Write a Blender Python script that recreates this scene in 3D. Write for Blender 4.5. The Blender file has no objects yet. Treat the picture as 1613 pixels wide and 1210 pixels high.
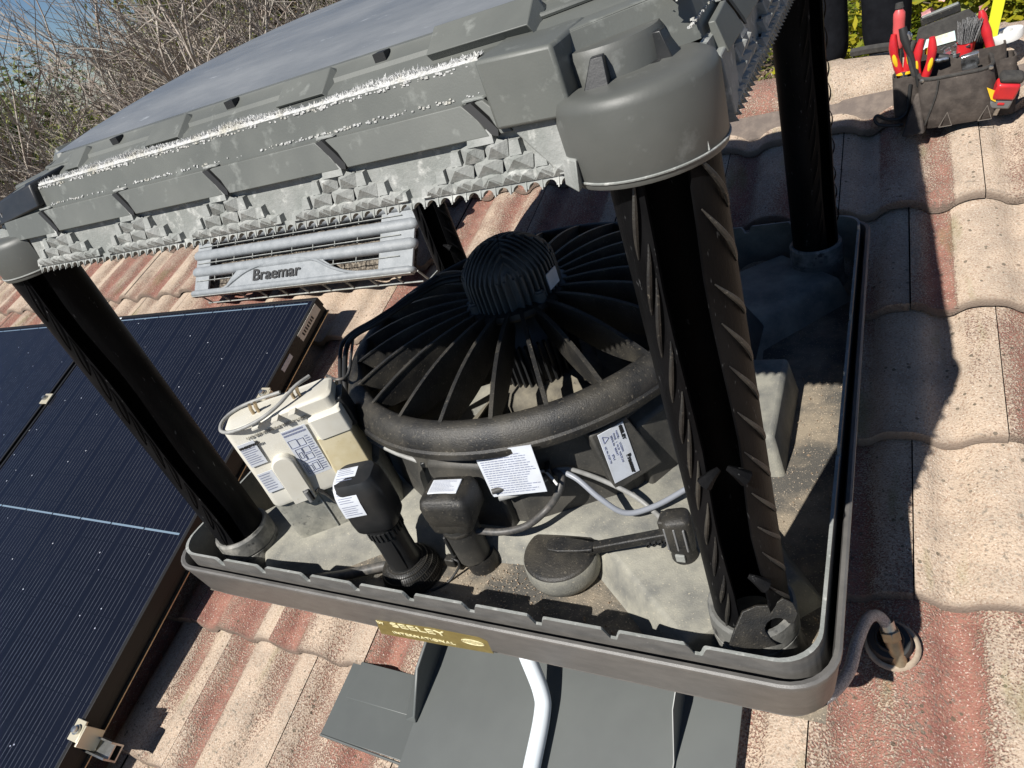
import bpy, bmesh, math, random
from mathutils import Vector, Matrix, noise
random.seed(7)
R_ = math.radians
SC = bpy.context.scene
COL = SC.collection
# ---------------------------------------------------------------- camera, light, exposure
CAMM = ((0.86753638, 0.00728068, 0.49732044), (0.38881249, 0.61362154, -0.6872361), (-0.31017008, 0.78956671, 0.52950819))
CAML = Vector((.659, -1.037, .77))
cd = bpy.data.cameras.new('camera'); cam = bpy.data.objects.new('camera', cd); COL.objects.link(cam)
cd.sensor_width = 36; cd.lens = 36 * 1080 / 1613; cd.clip_start = .02; cd.clip_end = 900
cam.matrix_world = Matrix.Translation(CAML) @ Matrix(CAMM).to_4x4()
SC.camera = cam
SUND = Vector((.255, .88, -1)).normalized()
ELEV = math.asin(-SUND.z)
w = bpy.data.worlds.new('World'); SC.world = w; w.use_nodes = True
nt = w.node_tree; bg = nt.nodes['Background']; sk = nt.nodes.new('ShaderNodeTexSky')
sk.sky_type = 'NISHITA'; sk.sun_disc = False; sk.sun_elevation = ELEV; sk.sun_rotation = R_(196); sk.dust_density = 0; sk.air_density = .75; sk.ozone_density = 5
nt.links.new(sk.outputs[0], bg.inputs[0]); bg.inputs[1].default_value = .05
sl = bpy.data.lights.new('sun', 'SUN'); sl.energy = 5.0; sl.angle = R_(.53); sl.color = (1, .965, .91)
so = bpy.data.objects.new('sun', sl); COL.objects.link(so)
so.rotation_euler = (-SUND).to_track_quat('Z', 'Y').to_euler()
SC.view_settings.view_transform = 'Standard'; SC.view_settings.look = 'None'
SC.view_settings.exposure = .5; SC.view_settings.gamma = 1
SC.cycles.max_bounces = 6

# ---------------------------------------------------------------- measuring helpers (photo pixel -> point on a real plane)
def ray(u, v):
    d = Matrix(CAMM) @ Vector((u - 806.5, 605 - v, -1080)); return d.normalized()
def hit(u, v, p0, n):
    d = ray(u, v); n = Vector(n); return CAML + d * ((Vector(p0) - CAML).dot(n) / d.dot(n))
def zp(u, v, z): return hit(u, v, (0, 0, z), (0, 0, 1))
def yp(u, v, y): return hit(u, v, (0, y, 0), (0, 1, 0))
def xp(u, v, x): return hit(u, v, (x, 0, 0), (1, 0, 0))
PIT = R_(17.5); RN = Vector((0, -math.sin(PIT), math.cos(PIT))); RS = Vector((0, math.cos(PIT), math.sin(PIT)))
R0 = Vector((0, 0, -.3))
def rp(u, v, h): return hit(u, v, R0 + RN * h, RN)
def RP(x, y, h=0):          # point on the front roof slope at plan x,y raised h along its normal
    y += math.sin(PIT) * h          # so that the raised point keeps the plan position x, y
    return Vector((x, y, R0.z + math.tan(PIT) * y)) + RN * h

# ---------------------------------------------------------------- materials
def mat(name, c, rough=.6, c2=None, scale=20, lo=.4, hi=.65, detail=4, bump=0, bscale=80, spec=.5, metal=0, coat=0, stretch=None, c3=None, s3=90, lo3=.62, hi3=.7, sheen=0, rvar=0):
    m = bpy.data.materials.new(name); m.use_nodes = True; n = m.node_tree; L = n.links.new
    b = n.nodes['Principled BSDF']; b.inputs['Roughness'].default_value = rough; b.inputs['Metallic'].default_value = metal
    b.inputs['Specular IOR Level'].default_value = spec; b.inputs['Base Color'].default_value = (*c, 1)
    b.inputs['Coat Weight'].default_value = coat; b.inputs['Coat Roughness'].default_value = .1
    tc = n.nodes.new('ShaderNodeTexCoord'); src = tc.outputs['Object']
    if stretch:
        mp = n.nodes.new('ShaderNodeMapping'); mp.inputs['Scale'].default_value = stretch; L(src, mp.inputs[0]); src = mp.outputs[0]
    def nz(s, d):
        t = n.nodes.new('ShaderNodeTexNoise'); t.inputs['Scale'].default_value = s; t.inputs['Detail'].default_value = d; t.inputs['Roughness'].default_value = .62
        L(src, t.inputs['Vector']); return t.outputs['Fac']
    def rmp(f, a, z):
        r = n.nodes.new('ShaderNodeMapRange'); r.inputs[1].default_value = a; r.inputs[2].default_value = z; L(f, r.inputs[0]); return r.outputs[0]
    def mix(f, a, z):
        x = n.nodes.new('ShaderNodeMix'); x.data_type = 'RGBA'; L(f, x.inputs[0])
        for s, i in ((a, 6), (z, 7)):
            if isinstance(s, tuple): x.inputs[i].default_value = (*s, 1)
            else: L(s, x.inputs[i])
        return x.outputs[2]
    cur = c
    if c2:
        f = rmp(nz(scale, detail), lo, hi); cur = mix(f, c, c2); L(cur, b.inputs['Base Color'])
        if rvar:
            rr = n.nodes.new('ShaderNodeMapRange'); rr.inputs[3].default_value = rough; rr.inputs[4].default_value = min(1, rough + rvar); L(f, rr.inputs[0]); L(rr.outputs[0], b.inputs['Roughness'])
    if c3:
        cur = mix(rmp(nz(s3, 5), lo3, hi3), cur, c3); L(cur, b.inputs['Base Color'])
    if bump:
        bp = n.nodes.new('ShaderNodeBump'); bp.inputs['Strength'].default_value = bump; bp.inputs['Distance'].default_value = .004
        L(nz(bscale, 4), bp.inputs['Height']); L(bp.outputs[0], b.inputs['Normal'])
    return m
BLACK = mat('black_plastic', (.014, .015, .016), .42, (.022, .022, .022), 30, c3=(.05, .05, .05), s3=130, lo3=.66, hi3=.8, bump=.05, bscale=300)
MOTM = mat('motor_casting', (.042, .050, .055), .5, (.06, .07, .075), 20, bump=.15, bscale=400)
BLACKD = mat('dusty_black_plastic', (.012, .012, .012), .5, (.05, .045, .036), 14, .42, .7, c3=(.15, .13, .10), s3=220, lo3=.6, hi3=.74, bump=.3, bscale=400)
POSTM = mat('post_plastic', (.003, .003, .0034), .5, (.007, .007, .0075), 18, c3=(.10, .10, .10), s3=110, lo3=.65, hi3=.76, stretch=(1.6, 1.6, .5), bump=.12, bscale=260, spec=.08)
HOUS = mat('housing_plastic', (.035, .034, .031), .55, (.075, .07, .06), 12, c3=(.14, .125, .10), s3=260, lo3=.6, hi3=.75, bump=.15, bscale=500)
DUCT = mat('dusty_brown_plastic', (.07, .063, .05), .8, (.16, .142, .105), 22, .35, .6, c3=(.05, .045, .035), s3=60, bump=.3)
LIDC = mat('corner_cap_plastic', (.072, .075, .068), .5, (.10, .102, .094), 7, .35, .7, c3=(.16, .165, .155), s3=45, lo3=.60, hi3=.80, bump=.04, bscale=300)
LIDM = mat('lid_grey_plastic', (.098, .103, .094), .5, (.13, .135, .122), 9, .35, .7, c3=(.24, .25, .23), s3=38, lo3=.58, hi3=.80, bump=.05, bscale=420)
LIDL = mat('chalky_grey_plastic', (.21, .22, .205), .7, (.29, .295, .28), 25, c3=(.50, .50, .47), s3=70, lo3=.56, hi3=.74, bump=.25, bscale=300)
LIDT = mat('lid_top_plastic', (.13, .14, .15), .32, (.19, .20, .21), 5, .35, .7, detail=5, stretch=(1, 3.5, 1), c3=(.34, .36, .38), s3=22, lo3=.64, hi3=.8, bump=.08, bscale=40, rvar=.2)
SALT = mat('salt_crust', (.56, .56, .545), .95, (.44, .42, .35), 40, .5, .7, bump=.8, bscale=300)
SKIRT = mat('skirt_plastic', (.10, .096, .090), .42, (.145, .138, .128), 30, .35, .7, stretch=(1, 1, 3), c3=(.30, .29, .275), s3=170, lo3=.66, hi3=.78, bump=.18, bscale=500)
TRAYM = mat('tray_plastic', (.10, .10, .092), .6, (.24, .21, .155), 9, .42, .62, c3=(.55, .47, .34), s3=260, lo3=.62, hi3=.7, bump=.3, bscale=400)
FLOORM = mat('sandy_tray_floor', (.085, .08, .07), .7, (.29, .24, .175), 7, .44, .60, detail=9, c3=(.60, .49, .36), s3=330, lo3=.6, hi3=.68, bump=.5, bscale=500)
DECKM = mat('stained_deck', (.14, .14, .128), .7, (.34, .325, .265), 16, .33, .72, detail=10, c3=(.46, .41, .31), s3=300, lo3=.62, hi3=.72, bump=.3, bscale=420)
SOCK = mat('socket_plastic', (.14, .14, .13), .6, (.32, .31, .28), 26, .46, .66, c3=(.03, .03, .03), s3=50, lo3=.56, hi3=.68, bump=.25)
CREAM = mat('cream_plastic', (.62, .60, .53), .45, (.56, .53, .45), 12, c3=(.45, .40, .29), s3=90, lo3=.68, hi3=.8)
EMB = mat('embossed_cream', (.36, .345, .30), .6)
YELL = mat('yellowed_plastic', (.60, .53, .36), .5, (.54, .46, .28), 30, c3=(.35, .26, .12), s3=130, lo3=.66, hi3=.75)
BOXG = mat('box_base_plastic', (.20, .20, .175), .6, (.33, .32, .27), 26, .4, .65, c3=(.11, .11, .10), s3=110, lo3=.58, hi3=.7, bump=.2)
PAPER = mat('label_paper', (.58, .61, .66), .5, (.52, .54, .57), 30)
INK = mat('label_ink', (.20, .22, .32), .6)
INKB = mat('black_ink_and_shade', (.012, .012, .012), .6)  # print, and also the dark painted in for lid slots and holes
GREYC = mat('grey_cable', (.30, .30, .29), .5, (.22, .22, .21), 60)
LGREYC = mat('light_grey_cable', (.24, .255, .285), .4)
DGREYC = mat('dark_cable', (.05, .05, .048), .5, (.11, .10, .09), 80)
GOLD = mat('gold_label', (.19, .145, .03), .35, (.25, .195, .05), 60, metal=.3)
GOLDT = mat('gold_lettering', (.72, .66, .40), .5)
SHEET = mat('painted_sheet', (.085, .092, .089), .42, (.096, .104, .10), 6, c3=(.2, .19, .17), s3=140, lo3=.74, hi3=.8)
WHITEP = mat('white_conduit', (.66, .71, .74), .35)
STEEL = mat('steel', (.55, .55, .53), .3, (.40, .40, .38), 60, metal=.95)
BRASS = mat('dull_brass', (.45, .36, .24), .4, (.33, .26, .17), 60, metal=.8)
RUBB = mat('black_rubber', (.02, .02, .02), .55)
MORTAR = mat('mortar', (.13, .105, .09), .95, (.18, .145, .12), 40, bump=.6, bscale=200)
GROUT = mat('pale_sealant', (.36, .29, .215), .9, (.27, .21, .155), 60)
FRAMEM = mat('panel_frame', (.012, .011, .010), .45, spec=.3)
CLAMPM = mat('clamp_alloy', (.62, .56, .42), .4, metal=.5)
GRILL = mat('louvre_plastic', (.20, .215, .225), .55, (.26, .275, .285), 30, .35, .65, c3=(.5, .52, .53), s3=240, lo3=.62, hi3=.76, bump=.2, bscale=420)
PAD = mat('cooling_pad', (.06, .05, .04), .95, (.22, .19, .15), 120, .45, .6, bump=.9, bscale=250)
BAGM = mat('bag_fabric', (.050, .042, .037), .75, (.088, .074, .064), 30, .4, .65, c3=(.22, .19, .16), s3=60, lo3=.66, hi3=.78, bump=.5, bscale=60, spec=.2)
BAGT = mat('bag_trim', (.03, .028, .026), .8, (.05, .047, .042), 60, bump=.4, bscale=600)
REDP = mat('red_plastic', (.55, .022, .025), .35, (.45, .02, .03), 40)
PINKR = mat('faded_red_plastic', (.58, .09, .09), .4)
YELP = mat('yellow_plastic', (.75, .47, .02), .35)
LIME = mat('lime_plastic', (.62, .66, .03), .35)
WHT = mat('white_plastic', (.7, .7, .68), .35)
GRP = mat('grey_plastic', (.16, .16, .16), .5)
CHROM = mat('worn_chrome', (.62, .64, .66), .22, (.3, .3, .3), 90, .5, .6, metal=.9)
CLOTH = mat('dark_trouser_cloth', (.007, .0075, .0095), .85, (.011, .012, .015), 20, bump=.6, bscale=14, spec=.08)
SHIRT = mat('work_shirt_cloth', (.03, .035, .05), .85)
SKINM = mat('skin', (.45, .26, .18), .5)
HAIRM = mat('hair', (.05, .03, .02), .6)
SOIL = mat('soil_and_litter', (.10, .07, .045), .95, (.17, .12, .08), 2, .35, .65, c3=(.055, .075, .025), s3=.4, lo3=.5, hi3=.7)
BARK = mat('pale_bark', (.52, .45, .37), .9, (.32, .27, .22), 6)
BARKD = mat('brown_bark', (.15, .10, .075), .9, (.09, .065, .05), 8)
TWIG = mat('twig_bark', (.38, .345, .295), .9, (.28, .22, .18), 3)

def leafmat(name, cols, sub=.25):
    m = bpy.data.materials.new(name); m.use_nodes = True; n = m.node_tree; b = n.nodes['Principled BSDF']
    at = n.nodes.new('ShaderNodeAttribute'); at.attribute_name = 'tint'
    cr = n.nodes.new('ShaderNodeValToRGB'); e = cr.color_ramp.elements
    while len(e) < len(cols): e.new(.5)
    for i, c in enumerate(cols): e[i].position = i / (len(cols) - 1); e[i].color = (*c, 1)
    n.links.new(at.outputs['Fac'], cr.inputs[0]); n.links.new(cr.outputs[0], b.inputs['Base Color'])
    b.inputs['Roughness'].default_value = .45
    tr = n.nodes.new('ShaderNodeBsdfTranslucent'); n.links.new(cr.outputs[0], tr.inputs[0])
    mx = n.nodes.new('ShaderNodeMixShader'); mx.inputs[0].default_value = sub
    n.links.new(b.outputs[0], mx.inputs[1]); n.links.new(tr.outputs[0], mx.inputs[2])
    n.links.new(mx.outputs[0], n.nodes['Material Output'].inputs[0]); return m
LEAFO = leafmat('olive_leaves', [(.04, .055, .014), (.13, .17, .035), (.25, .26, .06), (.30, .24, .10)])
LEAFG = leafmat('yellow_green_leaves', [(.03, .055, .006), (.13, .17, .012), (.36, .33, .02), (.50, .40, .04)], .3)
LEAFB = leafmat('brown_leaves', [(.10, .065, .04), (.22, .15, .095), (.32, .23, .15), (.15, .16, .045)])
PETAL = mat('pink_petals', (.72, .35, .36), .5)

def tilemat():
    m = bpy.data.materials.new('weathered_concrete_tile'); m.use_nodes = True; n = m.node_tree; L = n.links.new; b = n.nodes['Principled BSDF']
    b.inputs['Roughness'].default_value = .88; b.inputs['Specular IOR Level'].default_value = .25
    tc = n.nodes.new('ShaderNodeTexCoord'); at = n.nodes.new('ShaderNodeAttribute'); at.attribute_name = 'tile'
    sp = n.nodes.new('ShaderNodeSeparateColor'); L(at.outputs['Color'], sp.inputs[0])
    def nz(s, d=3, st=None):
        t = n.nodes.new('ShaderNodeTexNoise'); t.inputs['Scale'].default_value = s; t.inputs['Detail'].default_value = d
        if st:
            mp = n.nodes.new('ShaderNodeMapping'); mp.inputs['Scale'].default_value = st; L(tc.outputs['Object'], mp.inputs[0]); L(mp.outputs[0], t.inputs['Vector'])
        else: L(tc.outputs['Object'], t.inputs['Vector'])
        return t.outputs['Fac']
    def ma(op, a, c):
        x = n.nodes.new('ShaderNodeMath'); x.operation = op
        for i, s in enumerate((a, c)):
            if isinstance(s, (int, float)): x.inputs[i].default_value = s
            else: L(s, x.inputs[i])
        return x.outputs[0]
    def rmp(f, a, z):
        r = n.nodes.new('ShaderNodeMapRange'); r.inputs[1].default_value = a; r.inputs[2].default_value = z; L(f, r.inputs[0]); return r.outputs[0]
    def mix(f, a, z):
        x = n.nodes.new('ShaderNodeMix'); x.data_type = 'RGBA'; L(f, x.inputs[0])
        for s, i in ((a, 6), (z, 7)):
            if isinstance(s, tuple): x.inputs[i].default_value = (*s, 1)
            else: L(s, x.inputs[i])
        return x.outputs[2]
    # cover: how much pale cement shows over the red slurry; tile.r = per-tile value, tile.g = height on the roll
    cov = ma('ADD', ma('MULTIPLY', nz(6, 4, (1.3, .5, .5)), 1.5), ma('MULTIPLY', sp.outputs[0], .78))
    cov = ma('ADD', cov, ma('MULTIPLY', sp.outputs[1], .30))
    gx = n.nodes.new('ShaderNodeSeparateXYZ'); L(tc.outputs['Object'], gx.inputs[0])      # the left of the roof has lost less of its red slurry
    cov = ma('SUBTRACT', cov, ma('MULTIPLY', rmp(gx.outputs[0], .25, -.55), .17)); cov = ma('ADD', cov, ma('MULTIPLY', rmp(gx.outputs[0], .3, .8), .05))
    fine = ma('MULTIPLY', ma('SUBTRACT', nz(300, 3), .5), 1.7)
    mask = rmp(ma('ADD', cov, fine), .93, 1.22)
    sand = mix(rmp(nz(14, 4), .35, .65), (.495, .39, .295), (.385, .31, .24))
    red = mix(rmp(nz(30, 3), .4, .6), (.30, .14, .105), (.23, .10, .078))
    col = mix(mask, red, sand)
    col = mix(rmp(nz(330, 2), .60, .72), col, (.62, .55, .47))
    col = mix(ma('MULTIPLY', rmp(nz(280, 3), .47, .36), .75), col, (.27, .175, .12))
    vo = n.nodes.new('ShaderNodeTexVoronoi'); vo.inputs['Scale'].default_value = 75; L(tc.outputs['Object'], vo.inputs['Vector'])
    vs_ = n.nodes.new('ShaderNodeSeparateColor'); L(vo.outputs['Color'], vs_.inputs[0])
    spk = ma('MULTIPLY', ma('LESS_THAN', vo.outputs['Distance'], ma('MULTIPLY', ma('SUBTRACT', vs_.outputs[0], .45), .55)), rmp(nz(9, 3), .42, .56))
    col = mix(ma('MULTIPLY', spk, .8), col, (.10, .085, .06))
    col = mix(ma('MULTIPLY', rmp(nz(120, 4), .56, .72), rmp(nz(3.3, 3), .40, .62)), col, (.17, .15, .12))
    col = mix(ma('MULTIPLY', rmp(nz(7, 4, (2.5, .6, 1)), .60, .72), .5), col, (.20, .19, .08))
    col = mix(sp.outputs[2], col, (.16, .125, .10))      # grimy front edge
    L(col, b.inputs['Base Color'])
    bp = n.nodes.new('ShaderNodeBump'); bp.inputs['Strength'].default_value = .75; bp.inputs['Distance'].default_value = .0035
    L(ma('ADD', nz(260, 3), mask), bp.inputs['Height']); L(bp.outputs[0], b.inputs['Normal'])
    return m
TILE = tilemat()

def panelmat():
    m = bpy.data.materials.new('solar_cells'); m.use_nodes = True; n = m.node_tree; L = n.links.new; b = n.nodes['Principled BSDF']
    b.inputs['Roughness'].default_value = .22; b.inputs['Specular IOR Level'].default_value = .3; b.inputs['Coat Weight'].default_value = .0; b.inputs['Coat Roughness'].default_value = .1
    tc = n.nodes.new('ShaderNodeTexCoord'); sx = n.nodes.new('ShaderNodeSeparateXYZ'); L(tc.outputs['Object'], sx.inputs[0])
    def ma(op, a, c=0):
        x = n.nodes.new('ShaderNodeMath'); x.operation = op
        for i, s in enumerate((a, c)):
            if isinstance(s, (int, float)): x.inputs[i].default_value = s
            else: L(s, x.inputs[i])
        return x.outputs[0]
    def line(o, pitch, wd): return ma('LESS_THAN', ma('FRACT', ma('DIVIDE', ma('ADD', o, 50), pitch)), wd / pitch)
    def mix(f, a, z):
        x = n.nodes.new('ShaderNodeMix'); x.data_type = 'RGBA'; L(f, x.inputs[0])
        for s, i in ((a, 6), (z, 7)):
            if isinstance(s, tuple): x.inputs[i].default_value = (*s, 1)
            else: L(s, x.inputs[i])
        return x.outputs[2]
    no = n.nodes.new('ShaderNodeTexNoise'); no.inputs['Scale'].default_value = 4; no.inputs['Detail'].default_value = 5; L(tc.outputs['Object'], no.inputs['Vector'])
    wires = line(sx.outputs[0], .0172, .0017)
    gap = ma('MAXIMUM', line(sx.outputs[1], .0935, .002), line(sx.outputs[0], .1892, .002))
    base = mix(no.outputs['Fac'], (.0035, .0042, .0085), (.0075, .0085, .0155))
    nf = n.nodes.new('ShaderNodeTexNoise'); nf.inputs['Scale'].default_value = 28; nf.inputs['Detail'].default_value = 3; L(tc.outputs['Object'], nf.inputs['Vector'])
    col = mix(ma('MULTIPLY', wires, ma('MULTIPLY', nf.outputs['Fac'], 1.5)), base, (.065, .068, .075)); col = mix(gap, col, (.006, .007, .012))
    vo = n.nodes.new('ShaderNodeTexVoronoi'); vo.inputs['Scale'].default_value = 26; L(tc.outputs['Object'], vo.inputs['Vector'])
    n2 = n.nodes.new('ShaderNodeTexNoise'); n2.inputs['Scale'].default_value = 9; L(tc.outputs['Object'], n2.inputs['Vector'])
    sp = ma('MULTIPLY', ma('LESS_THAN', vo.outputs['Distance'], .055), ma('GREATER_THAN', n2.outputs['Fac'], .5))
    col = mix(sp, col, (.45, .47, .52)); L(col, b.inputs['Base Color'])
    return m
CELLS = panelmat()
MIDL = mat('pale_busbar', (.15, .21, .27), .4)

# ---------------------------------------------------------------- mesh helpers
LOC = {}
class MB:
    def __init__(s): s.v = []; s.f = []; s.mi = []; s.m = 0; s.att = None
    def add(s, vs, fs):
        b = len(s.v); s.v += [Vector(p) for p in vs]; s.f += [[i + b for i in f] for f in fs]; s.mi += [s.m] * len(fs); return s
    def box(s, c, d, ax=None):
        c = Vector(c); X, Y, Z = ax or (Vector((1, 0, 0)), Vector((0, 1, 0)), Vector((0, 0, 1)))
        vs = [c + X * (d[0] * i / 2) + Y * (d[1] * j / 2) + Z * (d[2] * k / 2) for i in (-1, 1) for j in (-1, 1) for k in (-1, 1)]
        return s.add(vs, [(0, 1, 3, 2), (4, 6, 7, 5), (0, 4, 5, 1), (2, 3, 7, 6), (0, 2, 6, 4), (1, 5, 7, 3)])
    def loft(s, loops, close=True, cap0=False, cap1=False):
        n = len(loops[0]); vs = [p for l in loops for p in l]; fs = []
        for a in range(len(loops) - 1):
            for i in range(n if close else n - 1):
                j = (i + 1) % n; fs.append((a * n + i, a * n + j, (a + 1) * n + j, (a + 1) * n + i))
        if cap0: fs.append(tuple(range(n - 1, -1, -1)))
        if cap1: fs.append(tuple((len(loops) - 1) * n + i for i in range(n)))
        return s.add(vs, fs)
    def prism(s, poly, f0, f1):       # poly: 2-D points; f0, f1 map them to the two faces
        return s.loft([[f0(p) for p in poly], [f1(p) for p in poly]], True, True, True)
    def tube(s, path, r, n=8, cap=True):
        path = [Vector(p) for p in path]; loops = []; up = None
        for i, p in enumerate(path):
            t = (path[min(i + 1, len(path) - 1)] - path[max(i - 1, 0)]).normalized()
            if up is None: up = t.orthogonal().normalized()
            up = (up - t * up.dot(t)); up = up.normalized() if up.length > 1e-6 else t.orthogonal().normalized()
            sd = t.cross(up); rr = r(i / (len(path) - 1)) if callable(r) else r
            loops.append([p + (up * math.cos(a) + sd * math.sin(a)) * rr for a in (2 * math.pi * k / n for k in range(n))])
        return s.loft(loops, True, cap, cap)
    def lathe(s, prof, n=32, c=(0, 0, 0), ax=None, a0=0, a1=2 * math.pi):
        c = Vector(c); X, Y, Z = ax or (Vector((1, 0, 0)), Vector((0, 1, 0)), Vector((0, 0, 1)))
        full = abs(a1 - a0 - 2 * math.pi) < 1e-6; m = n if full else n + 1
        loops = [[c + (X * math.cos(a) + Y * math.sin(a)) * r + Z * z for a in (a0 + (a1 - a0) * k / n for k in range(m))] for r, z in prof]
        return s.loft(loops, full)
def sp(pts, n=6):                      # Catmull-Rom through the points
    P = [Vector(p) for p in pts]; P = [P[0] * 2 - P[1]] + P + [P[-1] * 2 - P[-2]]; out = []
    for i in range(1, len(P) - 2):
        for k in range(n):
            t = k / n; a, b, c, d = P[i - 1:i + 3]
            out.append(.5 * ((2 * b) + (c - a) * t + (2 * a - 5 * b + 4 * c - d) * t * t + (3 * b - a - 3 * c + d) * t ** 3))
    return out + [P[-2]]
def obj(name, mb, m, parent=None, bev=0, smooth=40, sub=0, kind=None, loc=None):
    me = bpy.data.meshes.new(name)
    off = LOC[parent] if parent else Vector(loc or (0, 0, 0))
    me.from_pydata([tuple(p - off) for p in mb.v], [], mb.f); me.validate()
    for x in (m if isinstance(m, (list, tuple)) else [m]): me.materials.append(x)
    if len(me.polygons) == len(mb.mi): me.polygons.foreach_set('material_index', mb.mi)
    bm = bmesh.new(); bm.from_mesh(me); bmesh.ops.recalc_face_normals(bm, faces=bm.faces); bm.to_mesh(me); bm.free()
    if mb.att:
        nm, vals = mb.att
        if nm == 'tile':
            a = me.attributes.new(nm, 'FLOAT_COLOR', 'POINT'); a.data.foreach_set('color', [q for v in vals for q in (*v, 1)])
        else:
            a = me.attributes.new(nm, 'FLOAT', 'POINT'); a.data.foreach_set('value', vals)
    if smooth:
        me.polygons.foreach_set('use_smooth', [True] * len(me.polygons)); me.set_sharp_from_angle(angle=R_(smooth))
    o = bpy.data.objects.new(name, me); COL.objects.link(o)
    if parent:
        o.parent = parent; LOC[o] = LOC[parent]
    else: o.location = off; LOC[o] = off
    if bev:
        b = o.modifiers.new('bevel', 'BEVEL'); b.width = bev; b.segments = 2; b.limit_method = 'ANGLE'; b.angle_limit = R_(38)
    if kind: o['kind'] = kind
    return o
def tag(o, label, cat, group=None):
    o['label'] = label; o['category'] = cat
    if group: o['group'] = group
    return o
def thing(name, loc, label, cat, group=None):
    o = bpy.data.objects.new(name, None); COL.objects.link(o); o.location = loc; LOC[o] = Vector(loc); o.empty_display_size = .1
    return tag(o, label, cat, group)
def text(s, size, org, ux, uy, m, parent, name='lettering', thick=0, ext=.0004, wide=1, align='LEFT'):
    c = bpy.data.curves.new('t', 'FONT'); c.body = s; c.size = size; c.extrude = ext; c.offset = thick; c.align_x = align
    t = bpy.data.objects.new('t', c); me = bpy.data.meshes.new_from_object(t); bpy.data.objects.remove(t)
    ux = Vector(ux).normalized(); uy = Vector(uy); uy = (uy - ux * uy.dot(ux)).normalized(); uz = ux.cross(uy)
    for v in me.vertices: v.co = Vector(org) + ux * v.co.x * wide + uy * v.co.y + uz * v.co.z - LOC[parent]
    me.materials.append(m); me.name = name
    o = bpy.data.objects.new(name, me); COL.objects.link(o); o.parent = parent; LOC[o] = LOC[parent]; return o
def rr(hx, hy, r, n=6, z=0, c=(0, 0)):
    out = []
    for k, (sx, sy) in enumerate(((1, -1), (1, 1), (-1, 1), (-1, -1))):
        for i in range(n + 1):
            a = -math.pi / 2 + k * math.pi / 2 + i / n * math.pi / 2
            out.append(Vector((c[0] + sx * (hx - r) + r * math.cos(a), c[1] + sy * (hy - r) + r * math.sin(a), z)))
    return out
def rr2(hx, hy, r, n=4): return [(p.x, p.y) for p in rr(hx, hy, r, n)]
def rot4(k, t, o, z):                 # side k of the cooler: t along it, o outward
    return Vector(((t, -o), (o, t), (-t, o), (-o, -t))[k] + (z,))

# ---------------------------------------------------------------- setting: ground and roof
g = MB(); NG = 40
vs = []; 
for i in range(NG + 1):
    for j in range(NG + 1):
        x = -260 + 520 * i / NG; y = -120 + 520 * j / NG
        vs.append((x, y, -3.6 + .5 * noise.noise((x * .05, y * .05, 0))))
g.add(vs, [(i * (NG + 1) + j, (i + 1) * (NG + 1) + j, (i + 1) * (NG + 1) + j + 1, i * (NG + 1) + j + 1) for i in range(NG) for j in range(NG)])
obj('ground', g, SOIL, kind='structure')

roof = thing('tiled_roof', (0, 1.21, .08), 'weathered red and cream concrete tile roof with a capped ridge, under the cooler and panels', 'roof')
PCH = .15; GA = .302; Y0 = -.205
def prof(x, xc):
    t = abs(((x - xc + PCH / 2) % PCH) - PCH / 2)
    return max(0, 1 - (t / .0585) ** 2.7) * .0205 if t < .0585 else -.0015 * (t > .066)
def tiles(x0, x1, rows, back=False, skip=None):
    mb = MB(); at = []
    for r in rows:
        yb = Y0 + GA * r; ofs = .67 if r % 2 == 0 else .82
        # joints sit on the right shoulder of every second roll
        k0 = math.floor((x0 - ofs) / .3); k1 = math.ceil((x1 - ofs) / .3)
        for k in range(k0, k1):
            xa = ofs + .3 * k; xb = xa + .3
            if xb < x0 or xa > x1: continue
            if skip:
                ab = skip(xa, xb, r)
                if not ab: continue
                xa, xb = ab
            rh = [(lambda q: q * q * .5 + .5 * q + .08)(random.random()) for _ in range(4)]; jz = random.uniform(-.0018, .0018); jy = random.uniform(-.004, .004); tilt = random.uniform(-.0015, .0015)
            n = 30; gapw = random.choice((.0016, .0022, .003)); L = len(mb.v)
            rows_y = [(0, -.017), (0, -.004), (.0015, 0), (.012, 0), (.1, 0), (.2, 0), (GA + .03, 0)]
            if r == 4: rows_y = rows_y[:4] + [(.05, 0), (.09, 0), (.13, 0)]
            vs = []
            for dy, dz in rows_y:
                for i in range(n + 1):
                    x = xa + gapw / 2 + (xb - xa - gapw) * i / n
                    h = prof(x, .655) + .024 * (1 - dy / (GA + .03)) + dz + jz + tilt * (i / n - .5) * 2
                    if dy < .005: h += .0012 * noise.noise((x * 60, r * 7.3, 1))
                    yy = yb + dy + jy + (.003 * noise.noise((x * 22, r * 3.1, 0)) if dy < .005 else 0)
                    p = RP(x, yy, h)
                    if back: p.y = 2 * 1.21 - p.y
                    vs.append(p)
                    at.append((rh[max(0, min(3, math.floor((x - ofs - .30 * k + .06) / .15)))], max(0, prof(x, .655)) / .0205, 1 if dz < -.01 else (.75 if dz < -.001 else (.35 if dy < .01 else 0))))
            # side skirts hide the laps
            mb.add(vs, [(a * (n + 1) + i, a * (n + 1) + i + 1, (a + 1) * (n + 1) + i + 1, (a + 1) * (n + 1) + i) for a in range(len(rows_y) - 1) for i in range(n)])
    mb.att = ('tile', at); return mb
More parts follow.
